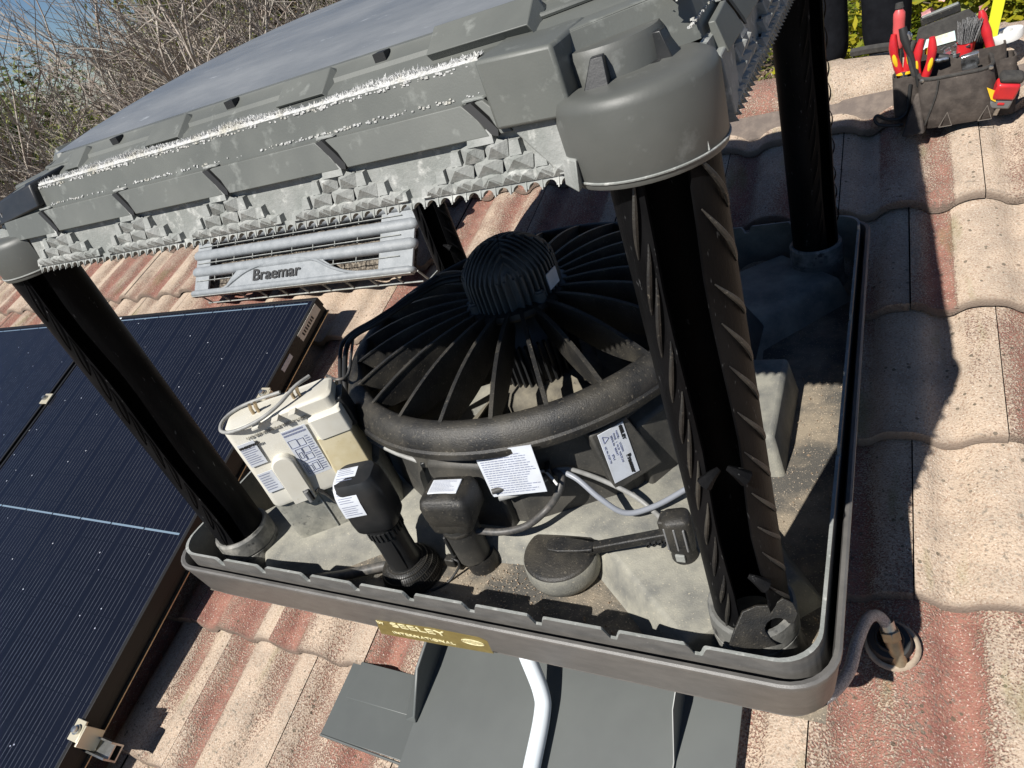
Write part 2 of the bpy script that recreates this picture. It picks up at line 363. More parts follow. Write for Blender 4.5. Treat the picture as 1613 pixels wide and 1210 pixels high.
# the square of tiles cut away for the cooler's dropper and its flashing
def cut(xa, xb, r):
    if r < -1 or Y0 + GA * r > .3: return xa, xb
    if xb <= -.215 or xa >= .385: return xa, xb
    if xa < -.215: return (xa, -.215) if -.215 - xa > .03 else None
    if xb > .385: return (.385, xb) if xb - .385 > .03 else None
    return None
obj('tile_field', tiles(-4.6, 2.6, range(-4, 5), skip=cut), TILE, roof, smooth=50)
obj('back_tile_field', tiles(-4.6, 2.6, range(-3, 5), back=True), TILE, roof, smooth=50)
u = MB(); 
for s in (0, 1):
    q = [RP(x, y, -.03) for x, y in ((-4.6, -1.6), (2.6, -1.6), (2.6, 1.21), (-4.6, 1.21))]
    if s: q = [Vector((p.x, 2.42 - p.y, p.z)) for p in q]
    u.add(q, [(0, 1, 2, 3)])
obj('sarking', u, mat('sarking', (.012, .011, .010), .9), roof, smooth=0)
uz = Vector((0, 0, 1)); RL = .385; YR = 1.215
mort = MB(); NM = 150
for sgn in (-1, 1):
    loops = []
    for i in range(NM + 1):
        x = -4.6 + 7.2 * i / NM
        e = .006 * noise.noise((x * 9, sgn, 0)) + .004 * noise.noise((x * 40, sgn, 2))
        loops.append([Vector((x, YR + sgn * (.165 + e), .02 + prof(x, .655) * .9)), Vector((x, YR + sgn * (.158 + e), .074)), Vector((x, YR + sgn * (.148 + e), .083)), Vector((x, YR + sgn * (.118 + e * .3), .106)), Vector((x, YR + sgn * .07, .11))])
    mort.loft(loops, False)
obj('mortar_bedding', mort, MORTAR, roof)
for k in range(19):
    x0 = -4.55 + RL * k; mb = MB(); at = []; n = 18; rv = random.uniform(.25, 1.0) if k not in (12,) else .1
    prf = [(0, -.016), (0, 0), (.05, .001), (.06, -.003), (RL + .02, -.014)]
    dj = random.uniform(-.004, .004); vs = []
    for dx, dr in prf:
        for i in range(n + 1):
            a = math.pi * (i / n); ca = math.cos(a); sa = math.sin(a)
            vs.append((x0 + dx, YR + dj + (.120 + dr) * ca, .094 + dr * .5 + (.083 + dr) * (abs(sa) ** .8)))
            at.append((rv, .5 + .4 * random.random(), 0))
    mb.add(vs, [(a * (n + 1) + i, a * (n + 1) + i + 1, (a + 1) * (n + 1) + i + 1, (a + 1) * (n + 1) + i) for a in range(len(prf) - 1) for i in range(n)])
    mb.att = ('tile', at); obj('ridge_tile', mb, TILE, roof)

# ---------------------------------------------------------------- flashing, conduit, water hose
fl = thing('roof_flashing', RP(.1, -.45, .05), 'dark grey painted sheet metal flashing with upright ribs under the front of the cooler', 'flashing')
def sheet(x0, x1, y0, y1, h0, h1, t=.003, nx=2):
    mb = MB(); q = [[RP(x, y, h + dz) for x, y, h in ((x0, y0, h0), (x1, y0, h0), (x1, y1, h1), (x0, y1, h1))] for dz in (-t, 0)]
    return mb.loft(q, True, True, True)
obj('apron', sheet(-.195, .42, -.67, .2, .062, .034), SHEET, fl, bev=.001)
obj('side_wing', sheet(-.41, -.196, -.655, -.5035, .058, .040), SHEET, fl, bev=.001)
obj('lap_piece', sheet(-.385, -.21, -.578, -.502, .0535, .0445), SHEET, fl, bev=.001)
obj('turned_edge', MB().tube([RP(-.41, -.656, .0565), RP(.42, -.671, .0605)], .003, 8), SHEET, fl)
mb = MB()
mb.loft([[RP(-.228, -.40, .045), RP(-.187, -.40, .045), RP(-.187, -.40, .115), RP(-.192, -.40, .117)], [RP(-.228, -.52, .06), RP(-.187, -.52, .045), RP(-.187, -.52, .115), RP(-.192, -.52, .117)],
         [RP(-.213, -.59, .062), RP(-.187, -.59, .062), RP(-.187, -.585, .072), RP(-.19, -.585, .073)]], True, True, True)
obj('upright_rib', mb, SHEET, fl, bev=.0012)
mb = MB(); mb.prism([(-.30, .03), (-.30, .12), (-.49, .12), (-.54, .066), (-.66, .064), (-.66, .05)], lambda p: RP(.3235, p[0], p[1]), lambda p: RP(.325, p[0], p[1]))
obj('upright_rib', mb, SHEET, fl)
# square dropper that carries the tray, mostly out of sight
mb = MB(); mb.loft([[Vector((p.x, p.y, -.62)) for p in rr(.24, .24, .02, 3)], [Vector((p.x, p.y, -.10)) for p in rr(.24, .24, .02, 3)]], True)
obj('dropper_box', mb, SHEET, fl)
cp = MB().tube(sp([(-.03, -.36, -.135), (.012, -.415, -.22), (.048, -.462, -.305), (.074, -.497, -.362), (.082, -.53, -.384), (.0865, -.62, -.412), (.093, -.78, -.463)], 6), .0155, 16)
tag(obj('drain_pipe', cp, WHITEP, loc=RP(.08, -.55)), 'white plastic drain pipe bending down over the grey sheet flashing', 'pipe')
bt = thing('roof_boot', RP(.634, -.283, .045), 'black rubber pipe boot sealed onto a tile beside the cooler corner', 'pipe boot')
AX = (Vector((1, 0, 0)), RS, RN); bc = RP(.634, -.283, .03)
obj('rubber_collar', MB().lathe([(.032, -.01), (.033, .018), (.030, .026), (.022, .027), (.020, .034), (.018, .034)], 28, bc, AX), RUBB, bt)
obj('sealant_ring', MB().lathe([(.041, .012), (.039, .016), (.036, .018), (.033, .018)], 28, bc + Vector((.004, -.003, -.004)), AX), GROUT, bt)
hp = [zp(1406, 1010, -.325), zp(1398, 985, -.30), zp(1383, 970, -.272), zp(1366, 976, -.258), zp(1350, 1012, -.25), zp(1337, 1058, -.244), zp(1310, 1092, -.232), zp(1270, 1113, -.212), zp(1225, 1112, -.18), zp(1180, 1085, -.14)]
hs = thing('water_hose', hp[0], 'grey braided water hose curving from the roof boot to the cooler corner', 'hose')
BRAID = mat('braided_steel', (.30, .31, .32), .38, (.52, .53, .54), 420, .45, .55, metal=.6, bump=.9, bscale=600)
obj('braided_tube', MB().tube(sp(hp[1:], 8), .0088, 12), BRAID, hs)
d = (hp[1] - hp[0]).normalized()
obj('pipe_nipple', MB().tube([hp[0] - d * .04, hp[0] + d * .004], .0125, 16), BRASS, hs)
obj('hex_nut', MB().tube([hp[0] + d * .004, hp[0] + d * .02], .0155, 6), BRASS, hs, bev=.001)
obj('ferrule', MB().tube([hp[0] + d * .02, hp[1] + d * .008], .0112, 14), STEEL, hs)

# ---------------------------------------------------------------- solar panels
PW, PL = 1.170, 1.65
def panel(xr, ytop, label):
    t = thing('solar_panel', (0, 0, 0), label, 'solar panel', 'solar panels on the tiled roof'); 
    fr = MB(); F = .011
    for a, b in (((PW / 2, F / 2), (PW, F)), ((PW / 2, PL - F / 2), (PW, F))): fr.box((a[0], a[1], -.0175), (b[0], b[1], .035))
    for x in (F / 2, PW - F / 2): fr.box((x, PL / 2, -.0176), (F, PL - 2 * F, .0348))
    obj('frame', fr, FRAMEM, t, bev=.0008)
    [obj('side_skirt', MB().box((x, PL / 2, -.049), (.004, PL, .027)), FRAMEM, t) for x in (PW - .012, .012)]; obj('skirt_edge', MB().box((PW - .006, PL / 2, -.0640), (.012, PL, .003)), BRASS, t)
    obj('cell_sheet', MB().box((PW / 2, PL / 2, -.006), (PW - 2 * F, PL - 2 * F, .006)), CELLS, t)
    n = 7
    for yy_, hh_ in ((PL / 2, .0055), (PL - .022, .004)):
        for i in range(n):
            obj('busbar_strip', MB().box((.03 + (PW - .06) * (i + .5) / n, yy_, -.0028), ((PW - .06) / n - .006, hh_, .0006)), MIDL, t)
    return t
def seat(o, org): o.matrix_world = Matrix((( 1, 0, 0, org.x), (0, RS.y, RN.y, org.y), (0, RS.z, RN.z, org.z), (0, 0, 0, 1)))
yb = .414 - PL * math.cos(PIT); PH_ = .174; PXR = -.9875
p1 = panel(0, 0, 'dark solar panel nearest the cooler, its right edge beside the tray corner'); seat(p1, RP(PXR - PW, yb, PH_))
p2 = panel(0, 0, 'dark solar panel farther from the cooler, cut off by the left edge of the photo'); seat(p2, RP(PXR - 2 * PW - .022, yb, PH_))
obj('edge_sticker', MB().box((PW + .0008, 1.56, -.018), (.001, .13, .030)), CREAM, p1); obj('edge_sticker', MB().box((PW + .0008, 1.40, -.018), (.001, .06, .016)), PAPER, p1)
for i in range(7): obj('sticker_print', MB().box((PW + .0015, 1.515 + .011 * i, -.020), (.0006, .006, .012)), INKB, p1)
obj('corner_sticker', MB().box((.075, PL - .013, .0004), (.05, .008, .0006)), PAPER, p1)
for q, yy in ((.83, -.832), (.12, .05)):
    rl = thing('mounting_rail', RP(PXR, yy, PH_ - .055), ('silver mounting rail end sticking out past the lower edge clamp' if yy < 0 else 'mounting rail behind the control box, under the panel'), 'rail', 'rails under the solar panels')
    mb = MB(); ax = (Vector((1, 0, 0)), RS, RN)
    c0 = RP(-2.2, yy, PH_ - .055)
    for dy, dz, sy, sz in ((-.017, 0, .004, .034), (.017, 0, .004, .034), (0, -.015, .03, .004), (0, .004, .03, .004)):
        mb.box(c0 + RS * dy + RN * dz, (2.58, sy, sz), ax)
    obj('rail_body', mb, STEEL, rl)
for x, yy, lab in ((PXR + .008, -.832, 'cream end clamp with a bolt on the lower right edge of the solar panel'), (PXR + .008, .05, 'cream end clamp on the panel edge behind the control box'), (PXR - PW - .011, .03, 'small cream mid clamp bridging the gap between the two solar panels')):
    c = thing('panel_clamp', RP(x, yy, PH_), lab, 'clamp', 'clamps holding the solar panels'); ax = (Vector((1, 0, 0)), RS, RN)
    mb = MB(); mid = x < -1.5
    mb.box(RP(x - (0 if mid else .006), yy, PH_ + .0035), (.05 if mid else .036, .045, .005), ax)
    if not mid: mb.box(RP(x + .016, yy, PH_ - .02), (.006, .045, .052), ax)
    obj('clamp_plate', mb, CLAMPM, c, bev=.001)
    obj('bolt', MB().lathe([(0, .012), (.0075, .011), (.008, .005), (.011, .005), (.011, 0)], 14, RP(x - .004, yy, PH_ + .0062), ax), STEEL, c)
# ---------------------------------------------------------------- the louvre panel taken off the cooler, lying on the tiles
lv = thing('louvre_panel', (0, 0, 0), 'grey louvred side panel with black lettering, lying on the tiles above the solar panel', 'louvre panel')
VW = 1.12; VP = .066
def bar(y0, y1, x0, x1, z0, z1, n=7):       # a rounded bar along x with rounded ends
    mb = MB(); loops = []
    for x, s in ((x0, .35), (x0 + .006, .75), (x0 + .02, 1), (x1 - .02, 1), (x1 - .006, .75), (x1, .35)):
        yc = (y0 + y1) / 2; hy = (y1 - y0) / 2 * s
        loops.append([Vector((x, yc + hy * -math.cos(a), z0 + (z1 - z0) * s * math.sin(a) ** .6)) for a in (math.pi * i / n for i in range(n + 1))] + [Vector((x, yc + hy, z0 - .004)), Vector((x, yc - hy, z0 - .004))])
    return mb.loft(loops, True, True, True)
fm = MB()
def ext(mb, poly, z0, z1): return mb.prism(poly, lambda p: Vector((p[0], p[1], z0)), lambda p: Vector((p[0], p[1], z1)))
# end plates and the logo band
ext(fm, [(.012, .02), (.095, .02), (.095, VP * 7.5), (.012, VP * 7.5)], -.020, -.010); ext(fm, [(.965, .02), (VW - .012, .02), (VW - .012, VP * 7.5), (.965, VP * 7.5)], -.0203, -.0102)
bars = MB()
for k in range(1, 8):
    b = bar(VP * k + .014, VP * k + .054, 0, VW, -.016, .006); bars.add(b.v, b.f)
bt_ = bar(.0, .026, 0, VW, -.016, .006); bars.add(bt_.v, bt_.f)
wave = [(x, y * .93) for x, y in [(.10, .018), (.20, .02), (.26, .05), (.33, .083), (.42, .102), (.54, .109), (.62, .105), (.69, .088), (.76, .055), (.86, .026), (1.0, .018)]]
band = [(x, y * .92) for x, y in [(.10, .004)] + [(.21, .03), (.235, .06), (.262, .085), (.28, .108), (.74, .108), (.72, .088), (.78, .052), (.86, .026)] + [(1.0, .004)]]
ext(fm, band, -.02, -.001)
obj('frame', fm, GRILL, lv, bev=.002)
obj('louvre_bars', bars, GRILL, lv)
obj('moulded_wave', MB().tube(sp([(a, b, .001) for a, b in wave], 6), .0052, 8), GRILL, lv)
ribs = MB()
for k in range(0, 7):
    y = VP * (k + 1) + .001 if k else VP - .004
    ribs.box((.54, y, -.008), (1.03, .0024, .008))
    for i in range(9): ribs.box((.13 + .105 * i, y + .006, -.012), (.003, .022, .004))
obj('thin_ribs', ribs, LIDL, lv)
lip = MB().box((VW / 2, -.008, -.078), (VW - .03, .006, .005))
lip.box((VW / 2, .001, -.012), (VW - .02, .004, .02))
for i in range(11): lip.prism([(.004, -.01), (-.006, -.055), (-.011, -.078), (-.006, -.079), (.0, -.055), (.009, -.01)], lambda p, x=.04 + .109 * i: Vector((x, p[0], p[1])), lambda p, x=.04 + .109 * i: Vector((x + .003, p[0], p[1])))
obj('lower_lip', lip, LIDL, lv)
pd = MB(); n = 60
vs = [Vector((.03 + 1.06 * i / n, .03 + .46 * j / 24, -.055 + .008 * noise.noise((i * .9, j * .9, 0)))) for j in range(25) for i in range(n + 1)]
pd.add(vs, [(j * (n + 1) + i, j * (n + 1) + i + 1, (j + 1) * (n + 1) + i + 1, (j + 1) * (n + 1) + i) for j in range(24) for i in range(n)])
obj('cooling_pad', pd, PAD, lv)
text('Braemar', .060, (.365, .036, .0028), (1, 0, 0), (0, 1, 0), INKB, lv, thick=.0012, wide=1.2)
PV = R_(46); LV0 = RP(-1.818, .558, .112); lv.matrix_world = Matrix(((1, 0, 0, LV0.x), (0, math.cos(PV), -math.sin(PV), LV0.y), (0, math.sin(PV), math.cos(PV), LV0.z), (0, 0, 0, 1)))

# ================================================================ the evaporative cooler
cool = thing('evaporative_cooler', (0, 0, -.105), 'big grey evaporative cooler with its sides off, four black posts carry its lid', 'cooler')
H = .592
def rloop(h, z, r=.06, n=7): return rr(h, h, r, n, z)
tr = MB(); tr.loft([rloop(.572, -.104, .05), rloop(.583, -.09, .055), rloop(H, -.022, .06), rloop(H + .002, -.018, .062), rloop(H + .002, -.012, .062), rloop(H - .001, -.010, .06), rloop(H - .006, -.011, .056), rloop(H - .008, -.018, .055), rloop(H - .012, -.05, .054)], True)
tray = obj('base_tray', tr, SKIRT, cool)
# notched inner rim
inr = MB(); R1 = .575; base = rr(R1, R1, .05, 8); per = []
pts = []; n = len(base)
for i in range(n):
    a, b = base[i], base[(i + 1) % n]; d = (b - a).length; m = max(1, int(d / .0022))
    for k in range(m): pts.append(a + (b - a) * (k / m))
def topz(p):
    if min(abs(p.x), abs(p.y)) > R1 - .06: return .009
    t = p.x if abs(p.y) > abs(p.x) else p.y
    if abs(p.x) > abs(p.y) and p.x > 0: q = ((t + .215) % .36)   # long notches on the right side
    else: q = (t + .0045) % .1105
    e = min(q, (.36 if abs(p.x) > abs(p.y) and p.x > 0 else .1105) - q)
    return -.0075 if e < .005 else (.009 if e > .014 else -.0075 + .0165 * math.sin((e - .005) / .009 * math.pi / 2))
lo, li, lt, ll = [], [], [], []
for p in pts:
    z = topz(p); q = p * ((R1 - .0045) / R1)
    lo.append(Vector((p.x, p.y, -.108))); lt.append(Vector((p.x, p.y, z))); ll.append(Vector((q.x, q.y, z))); li.append(Vector((q.x, q.y, -.112)))
inr.loft([lo, lt], True); inr.m = 1; inr.loft([lt, ll], True); inr.m = 2; inr.loft([ll, li], True)
obj('inner_rim', inr, [SKIRT, LIDL, DECKM], tray, smooth=30)
fb = MB(); NF = 70; vs = []
for i in range(NF + 1):
    for j in range(NF + 1):
        x = -.573 + 1.146 * i / NF; y = -.573 + 1.146 * j / NF
        vs.append((x, y, -.11 + .0012 * noise.noise((x * 14, y * 14, 0))))
fb.add(vs, [(i * (NF + 1) + j, (i + 1) * (NF + 1) + j, (i + 1) * (NF + 1) + j + 1, i * (NF + 1) + j + 1) for i in range(NF) for j in range(NF)])
obj('tray_floor', fb, FLOORM, tray)
# raised deck with four arms running to the sockets
def deckloop(e, z):
    q = [(.225 - e * .4, -(.372 + e)), (.405 - e * .2, -(.535 + e)), (.535 + e, -(.405 - e * .2)), (.40 + e, -(.225 - e * .4))]
    out = []
    for k in range(4):
        for x, y in q: out.append(Vector(((x, y), (-y, x), (-x, -y), (y, -x))[k] + (z,)))
    return out
dk = MB(); dk.loft([deckloop(.028, -.112), deckloop(.020, -.100), deckloop(.002, -.060), deckloop(-.006, -.054)], True, False, True)
obj('deck', dk, DECKM, tray, bev=.003)
# raised box at the right with a warning label behind it
ob = MB(); 
def blk(x0, x1, y0, y1, z0, z1, tp): return [[Vector((x, y, z0)) for x, y in ((x0, y0), (x1, y0), (x1, y1), (x0, y1))], [Vector((x, y, z1)) for x, y in ((x0 + tp, y0 + tp), (x1 - tp, y0 + tp), (x1 - tp, y1 - tp), (x0 + tp, y1 - tp))]]
ob.loft(blk(.33, .482, -.16, .085, -.112, -.028, .012), True, False, True)
obj('moulded_step', ob, DECKM, tray, bev=.008)
sl_ = MB(); sl_.loft([[Vector(p) for p in ((.29, -.17, -.07), (.40, -.17, -.07), (.40, .26, -.07), (.29, .26, -.07))], [Vector(p) for p in ((.27, -.15, .085), (.325, -.15, .085), (.325, .22, .085), (.27, .22, .085))]], True, False, True)
obj('outlet_hood', sl_, HOUS, tray, bev=.01)

# sockets + posts
PX = .486
def post(k):
    sx, sy = ((-1, -1), (1, -1), (1, 1), (-1, 1))[k]; c = Vector((sx * PX, sy * PX, 0)); dia = R_((-46, -74, -32, -62)[k])
    P = MB(); GA2 = R_(14 if k == 0 else 23); N = 30; zs = [-.075, -.03] + [-.03 + .65 * i / 14 for i in range(1, 15)]
    ro, ri = .0468, .0425
    oo = [dia + GA2 + (2 * math.pi - 2 * GA2) * i / N for i in range(N + 1)]
    loops = []
    for z in zs:
        wv = .05 * math.sin(z * 22 + k) + .04 * noise.noise((z * 9, k, 0))
        ang = [dia + GA2 + wv + (2 * math.pi - 2 * GA2 - wv * .3) * i / N for i in range(N + 1)]
        loops.append([c + Vector((ro * math.cos(a), ro * math.sin(a), z)) for a in ang] + [c + Vector((ri * math.cos(a), ri * math.sin(a), z)) for a in reversed(ang)])
    P.loft(loops, True, True, True)
    po = obj('post', P, POSTM, cool)
    # slanted barbs along both sides of the slot
    for sgn in (1, -1):
        for i in range(12):
            z0 = -.01 + .052 * i + (.02 if sgn > 0 else 0) + .012 * noise.noise((i * 1.7, sgn, k)); jl = 1 + .35 * noise.noise((i * 2.3, sgn * 3, k + 5)); jr = .9 + .5 * noise.noise((i * 3.1, sgn, k + 9))
            pa = []
            for t in range(7):
                f = t / 6; a = dia + sgn * (GA2 + ((.10 + .30 * (1 - f) ** 1.5) if sgn < 0 else (.12 + .75 * (1 - f)))); z = z0 + (.075 if sgn < 0 else .062) * f * jl
                rr_ = ro + .0004 + .0042 * jr * math.sin(math.pi * f)
                pa.append(c + Vector((rr_ * math.cos(a), rr_ * math.sin(a), z)))
            if z0 < .56 and not (k == 0 and sgn > 0): obj('barb', MB().tube(sp(pa, 2), lambda s: .0005 + (.0021 if k in (1, 3) else .0011) * math.sin(math.pi * min(1, s * .9 + .08)), 6), BLACKD if k == 1 else POSTM, po)
                                                  # small bridges across the slot
    for z in ((.10, .27) if k == 1 else (.12, .30)):
        for sg in (1, -1):
            pa = [c + Vector((.040 * math.cos(dia + sg * t), .040 * math.sin(dia + sg * t), z - .012 + .012 * math.cos(t * 3))) for t in (.1, .25, .4, .55)]
            pa = [p + Vector((math.cos(dia), math.sin(dia), 0)) * (.006 + .004 * i) for i, p in enumerate(pa)]
            if (sg == 1 or z > .2) and k in (1, 3): obj('slot_bridge', MB().tube(pa, lambda s: .003 + .006 * s, 8), POSTM, po)
    S = MB(); S.lathe([(.062, -.112), (.056, -.095), (.0545, -.075), (.0555, -.045), (.0538, -.0445), (.0538, -.041), (.0555, -.0405), (.0545, -.010), (.051, -.005), (.047, -.006), (.047, -.05)], 36, c)
    obj('socket', S, SOCK, po, smooth=30)
    return po
posts = [post(k) for k in range(4)]
# hooked clip plate in the front right socket
c = Vector((PX, -PX, 0)); od = Vector((.45, -.89, 0)).normalized(); tg = Vector((.89, .45, 0)).normalized(); up_ = (Vector((0, 0, 1)) * .80 - od * -.6 * -1).normalized()
hk = [(-.052, -.004), (-.040, .018), (-.022, .046), (-.002, .05), (.018, .045), (.036, .052), (.047, .040), (.050, .022), (.042, .008)]
hk += [(.018 + .017 * math.cos(a), .006 + .017 * math.sin(a)) for a in [R_(10 + 25 * i) for i in range(9)]] + [(.006, -.012), (.012, -.022), (-.012, -.022), (-.034, -.014)]
b0 = c + od * .051 + Vector((0, 0, -.004)); upv = (Vector((0, 0, 1)) - od * .75).normalized() * 1.0
upv = (Vector((0, 0, 1)) * .93 - od * .36).normalized(); nv = tg.cross(upv).normalized()
hkm = MB().prism(hk, lambda p: b0 + tg * p[0] * .86 + upv * p[1] * .8, lambda p: b0 + tg * p[0] * .86 + upv * p[1] * .8 + nv * .004)
obj('hooked_clip', hkm, BLACKD, posts[1], bev=.0008)
# fan housing ----------------------------------------------------
def poly12(r, z, n=12, ph=0): return [Vector((r * math.cos(a), r * math.sin(a), z)) for a in (ph + 2 * math.pi * i / n for i in range(n))]
fh = MB(); PH = R_(-90 - 15)
fh.loft([poly12(.372, -.072, 12, PH), poly12(.362, .03, 12, PH), poly12(.352, .085, 12, PH), poly12(.348, .125, 12, PH)], True)
hous = obj('fan_housing', fh, HOUS, cool, bev=.006, smooth=25)
pn = MB()
for k in range(12):
    if k % 2: continue
    a = PH + R_(30 * k + 15); o = Vector((math.cos(a), math.sin(a), 0)); t = Vector((-math.sin(a), math.cos(a), 0)); zt = (.075 if k % 4 else .088)
    for (w0, w1) in ((.075, .066),):
        pn = MB(); pn.loft([[o * .350 + t * -w0 + Vector((0, 0, -.07)), o * .350 + t * w0 + Vector((0, 0, -.07)), o * .338 + t * w1 + Vector((0, 0, zt)), o * .338 + t * -w1 + Vector((0, 0, zt))],
                 [o * .376 + t * -w0 + Vector((0, 0, -.07)), o * .376 + t * w0 + Vector((0, 0, -.07)), o * .362 + t * w1 + Vector((0, 0, zt - .012)), o * .362 + t * -w1 + Vector((0, 0, zt - .012))]], True, True, True); obj('raised_panel', pn, HOUS, hous, bev=.006, smooth=25)
rg = MB().lathe([(.345, .112), (.387, .112), (.390, .118), (.389, .126), (.385, .129), (.3845, .134), (.380, .147), (.370, .160), (.358, .166), (.348, .165), (.341, .158), (.338, .145), (.336, .08), (.334, -.09)], 96)
ring = obj('fan_ring', rg, BLACKD, hous)
obj('duct_floor', MB().lathe([(.0, -.06), (.08, -.06), (.2, -.075), (.334, -.088)], 48), DUCT, hous)
obj('duct_liner', MB().lathe([(.3325, -.09), (.3335, .03), (.335, .10)], 64), DUCT, hous)
for k in range(24):
    a = R_(-90 + 15 * k); o = Vector((math.cos(a), math.sin(a), 0)); t = Vector((-math.sin(a), math.cos(a), 0)); mb = MB(); tl = []; bl = []
    for i in range(15):
        f = i / 14; r = .360 - .272 * f; zt = .163 + .042 * f + .017 * math.sin(math.pi * f) ** .9; zb = zt - .006 - .062 * math.sin(math.pi * min(1, f * .86 + .02)) ** .7
        tl.append(o * r + Vector((0, 0, zt))); bl.append(o * (r - .004) + Vector((0, 0, zb)))
    lo = []
    for p, q in zip(tl, bl): lo.append([q - t * .0014, p - t * .0014 - Vector((0, 0, .003)), p - t * .0036 - Vector((0, 0, .003)), p - t * .0036, p + t * .0036, p + t * .0036 - Vector((0, 0, .003)), p + t * .0014 - Vector((0, 0, .003)), q + t * .0014])
    mb.loft(lo, True, True, True); obj('guard_rib', mb, BLACKD, hous, smooth=25)
hub = MB().lathe([(.0, .185), (.098, .185), (.105, .193), (.103, .203), (.094, .206), (0, .206)], 48); obj('rib_hub', hub, BLACK, hous)
# motor on top
mo = MB().lathe([(.083, .204), (.083, .262), (.078, .278), (.064, .292), (.04, .301), (0, .304)], 40); motor = obj('fan_motor', mo, MOTM, cool)
mf = MB()
def domez(r): return .265 if r > .086 else (.268 + .046 * (1 - (r / .09) ** 2.6))
for q in range(4):
    qa = R_(-62 + 45 + 90 * q); e = Vector((math.cos(qa), math.sin(qa), 0)); p = Vector((-math.sin(qa), math.cos(qa), 0))
    for j in range(-5, 6):
        of = j * .0112; s0 = abs(of) + .002; s1 = math.sqrt(max(0, .0905 ** 2 - of ** 2))
        if s1 - s0 < .008: continue
        top = []; m = 9
        for i in range(m + 1):
            s = s0 + (s1 - s0) * i / m; top.append((s, domez(math.hypot(s, of))))
        poly = [(s0, .23)] + top + [(s1 + .002, .25), (s1 + .003, .202), (s1 - .015, .202)]
        mf.prism(poly, lambda v: e * v[0] + p * (of - .0021) + Vector((0, 0, v[1])), lambda v: e * v[0] + p * (of + .0021) + Vector((0, 0, v[1])))
obj('cooling_fins', mf, MOTM, motor, bev=.0007, smooth=25)
for q in range(4):
    a = R_(-62 + 45 - 16 + 90 * q); o = Vector((math.cos(a), math.sin(a), 0)); obj('mounting_lug', MB().lathe([(.011, .196), (.011, .222), (.0075, .224), (.007, .226), (0, .226)], 16, o * .092), MOTM, motor)
a = R_(-8); o = Vector((math.cos(a), math.sin(a), 0)); t = Vector((-math.sin(a), math.cos(a), 0)); lb = MB().box(o * .0945 + Vector((0, 0, .229)), (.002, .034, .032), (o, t, Vector((0, 0, 1))))
obj('motor_label', lb, PAPER, motor)
# lower motor body and impeller seen between the ribs
im = MB().lathe([(.078, .025), (.078, .12), (.07, .13), (.07, .185)], 40); imp = obj('impeller_core', im, BLACK, hous)
fi = MB()
for k in range(40):
    a = 2 * math.pi * k / 40; o = Vector((math.cos(a), math.sin(a), 0)); t = Vector((-math.sin(a), math.cos(a), 0)); fi.box(o * .082 + Vector((0, 0, .075)), (.012, .004, .092), (o, t, Vector((0, 0, 1))))
obj('core_fins', fi, BLACK, imp)
obj('impeller_hub', MB().lathe([(.075, .03), (.105, .024), (.122, .005), (.125, -.05)], 48), DUCT, hous)
for k in range(5):
    a = R_(-58 + 72 * k); mb = MB(); lo = []
    for i in range(9):
        f = i / 8; r = .115 + .21 * f; tw = R_(48 - 22 * f); aa = a + .35 * f; o = Vector((math.cos(aa), math.sin(aa), 0)); t = Vector((-math.sin(aa), math.cos(aa), 0)); wd = .07 + .03 * f; cz = -.005 - .012 * f
        ch = [o * r + (t * math.cos(tw) + Vector((0, 0, math.sin(tw)))) * wd * (s / 4) + Vector((0, 0, cz + .012 * (1 - (s / 4) ** 2))) for s in range(-4, 5)]
        lo.append(ch + [p - Vector((0, 0, .004)) for p in reversed(ch)])
    mb.loft(lo, True, True, True); obj('fan_blade', mb, DUCT, imp)
# labels on the housing
def wall(u, v, r):                  # ray against the upright housing facet nearest that pixel
    p = zp(u, v, 0); a = math.atan2(p.y, p.x); k = round((a - PH - R_(15)) / R_(30)); a = PH + R_(15 + 30 * k); o = Vector((math.cos(a), math.sin(a), 0))
    return hit(u, v, o * r, o + Vector((0, 0, .09))), (o + Vector((0, 0, .09))).normalized()
def plate(mb, corners, n, th=.0009): mb.loft([[Vector(p) - n * th for p in corners], [Vector(p) + n * .0003 for p in corners]], True, True, True)
def lines(mb, c, n, rows, x0=.06, x1=.94, y0=.1, y1=.92, th=.28, rag=.35):   # rows of print across a 4-corner label (tl, tr, br, bl)
    tl, tr_, br_, bl_ = c
    def P(x, y): return tl.lerp(tr_, x).lerp(bl_.lerp(br_, x), y) + n * .0007
    for i in range(rows):
        y = y0 + (y1 - y0) * i / rows; h = (y1 - y0) / rows * th; e = x1 - random.random() * rag * (x1 - x0); x = x0
        while x < e:
            wd = random.uniform(.03, .11); xe = min(e, x + wd); mb.add([P(x, y), P(xe, y), P(xe, y + h), P(x, y + h)], [(0, 1, 2, 3)]); x = xe + .014
a = R_(-75); 
o = Vector((math.cos(R_(-90)), math.sin(R_(-90)), 0)); nn = (o + Vector((0, 0, .08))).normalized()
cs = [hit(u, v, o * .3775, nn) for u, v in ((745, 714), (836, 701), (862, 774), (777, 783))]
mb = MB(); plate(mb, cs, nn); lbl = obj('wiring_notice', mb, PAPER, hous)
mb = MB(); lines(mb, cs, nn, 17, .05, .95, .12, .97, .34, .3); lines(mb, cs, nn, 1, .16, .62, .045, .12, .6, .1); obj('printed_lines', mb, INK, lbl)
o = Vector((math.cos(R_(-45)), math.sin(R_(-45)), 0)); o = Vector((math.cos(R_(-42)), math.sin(R_(-42)), 0)); nn = (o + Vector((0, 0, .10))).normalized()
bs = MB(); q = [hit(u, v, o * .386, nn) for u, v in ((928, 687), (986, 656), (1046, 728), (972, 775))]
plate(bs, q, nn, .03); obj('nameplate_panel', bs, HOUS, hous, bev=.004)
cs = [hit(u, v, o * .3875, nn) for u, v in ((941, 686), (981, 664), (1008, 741), (969, 762))]
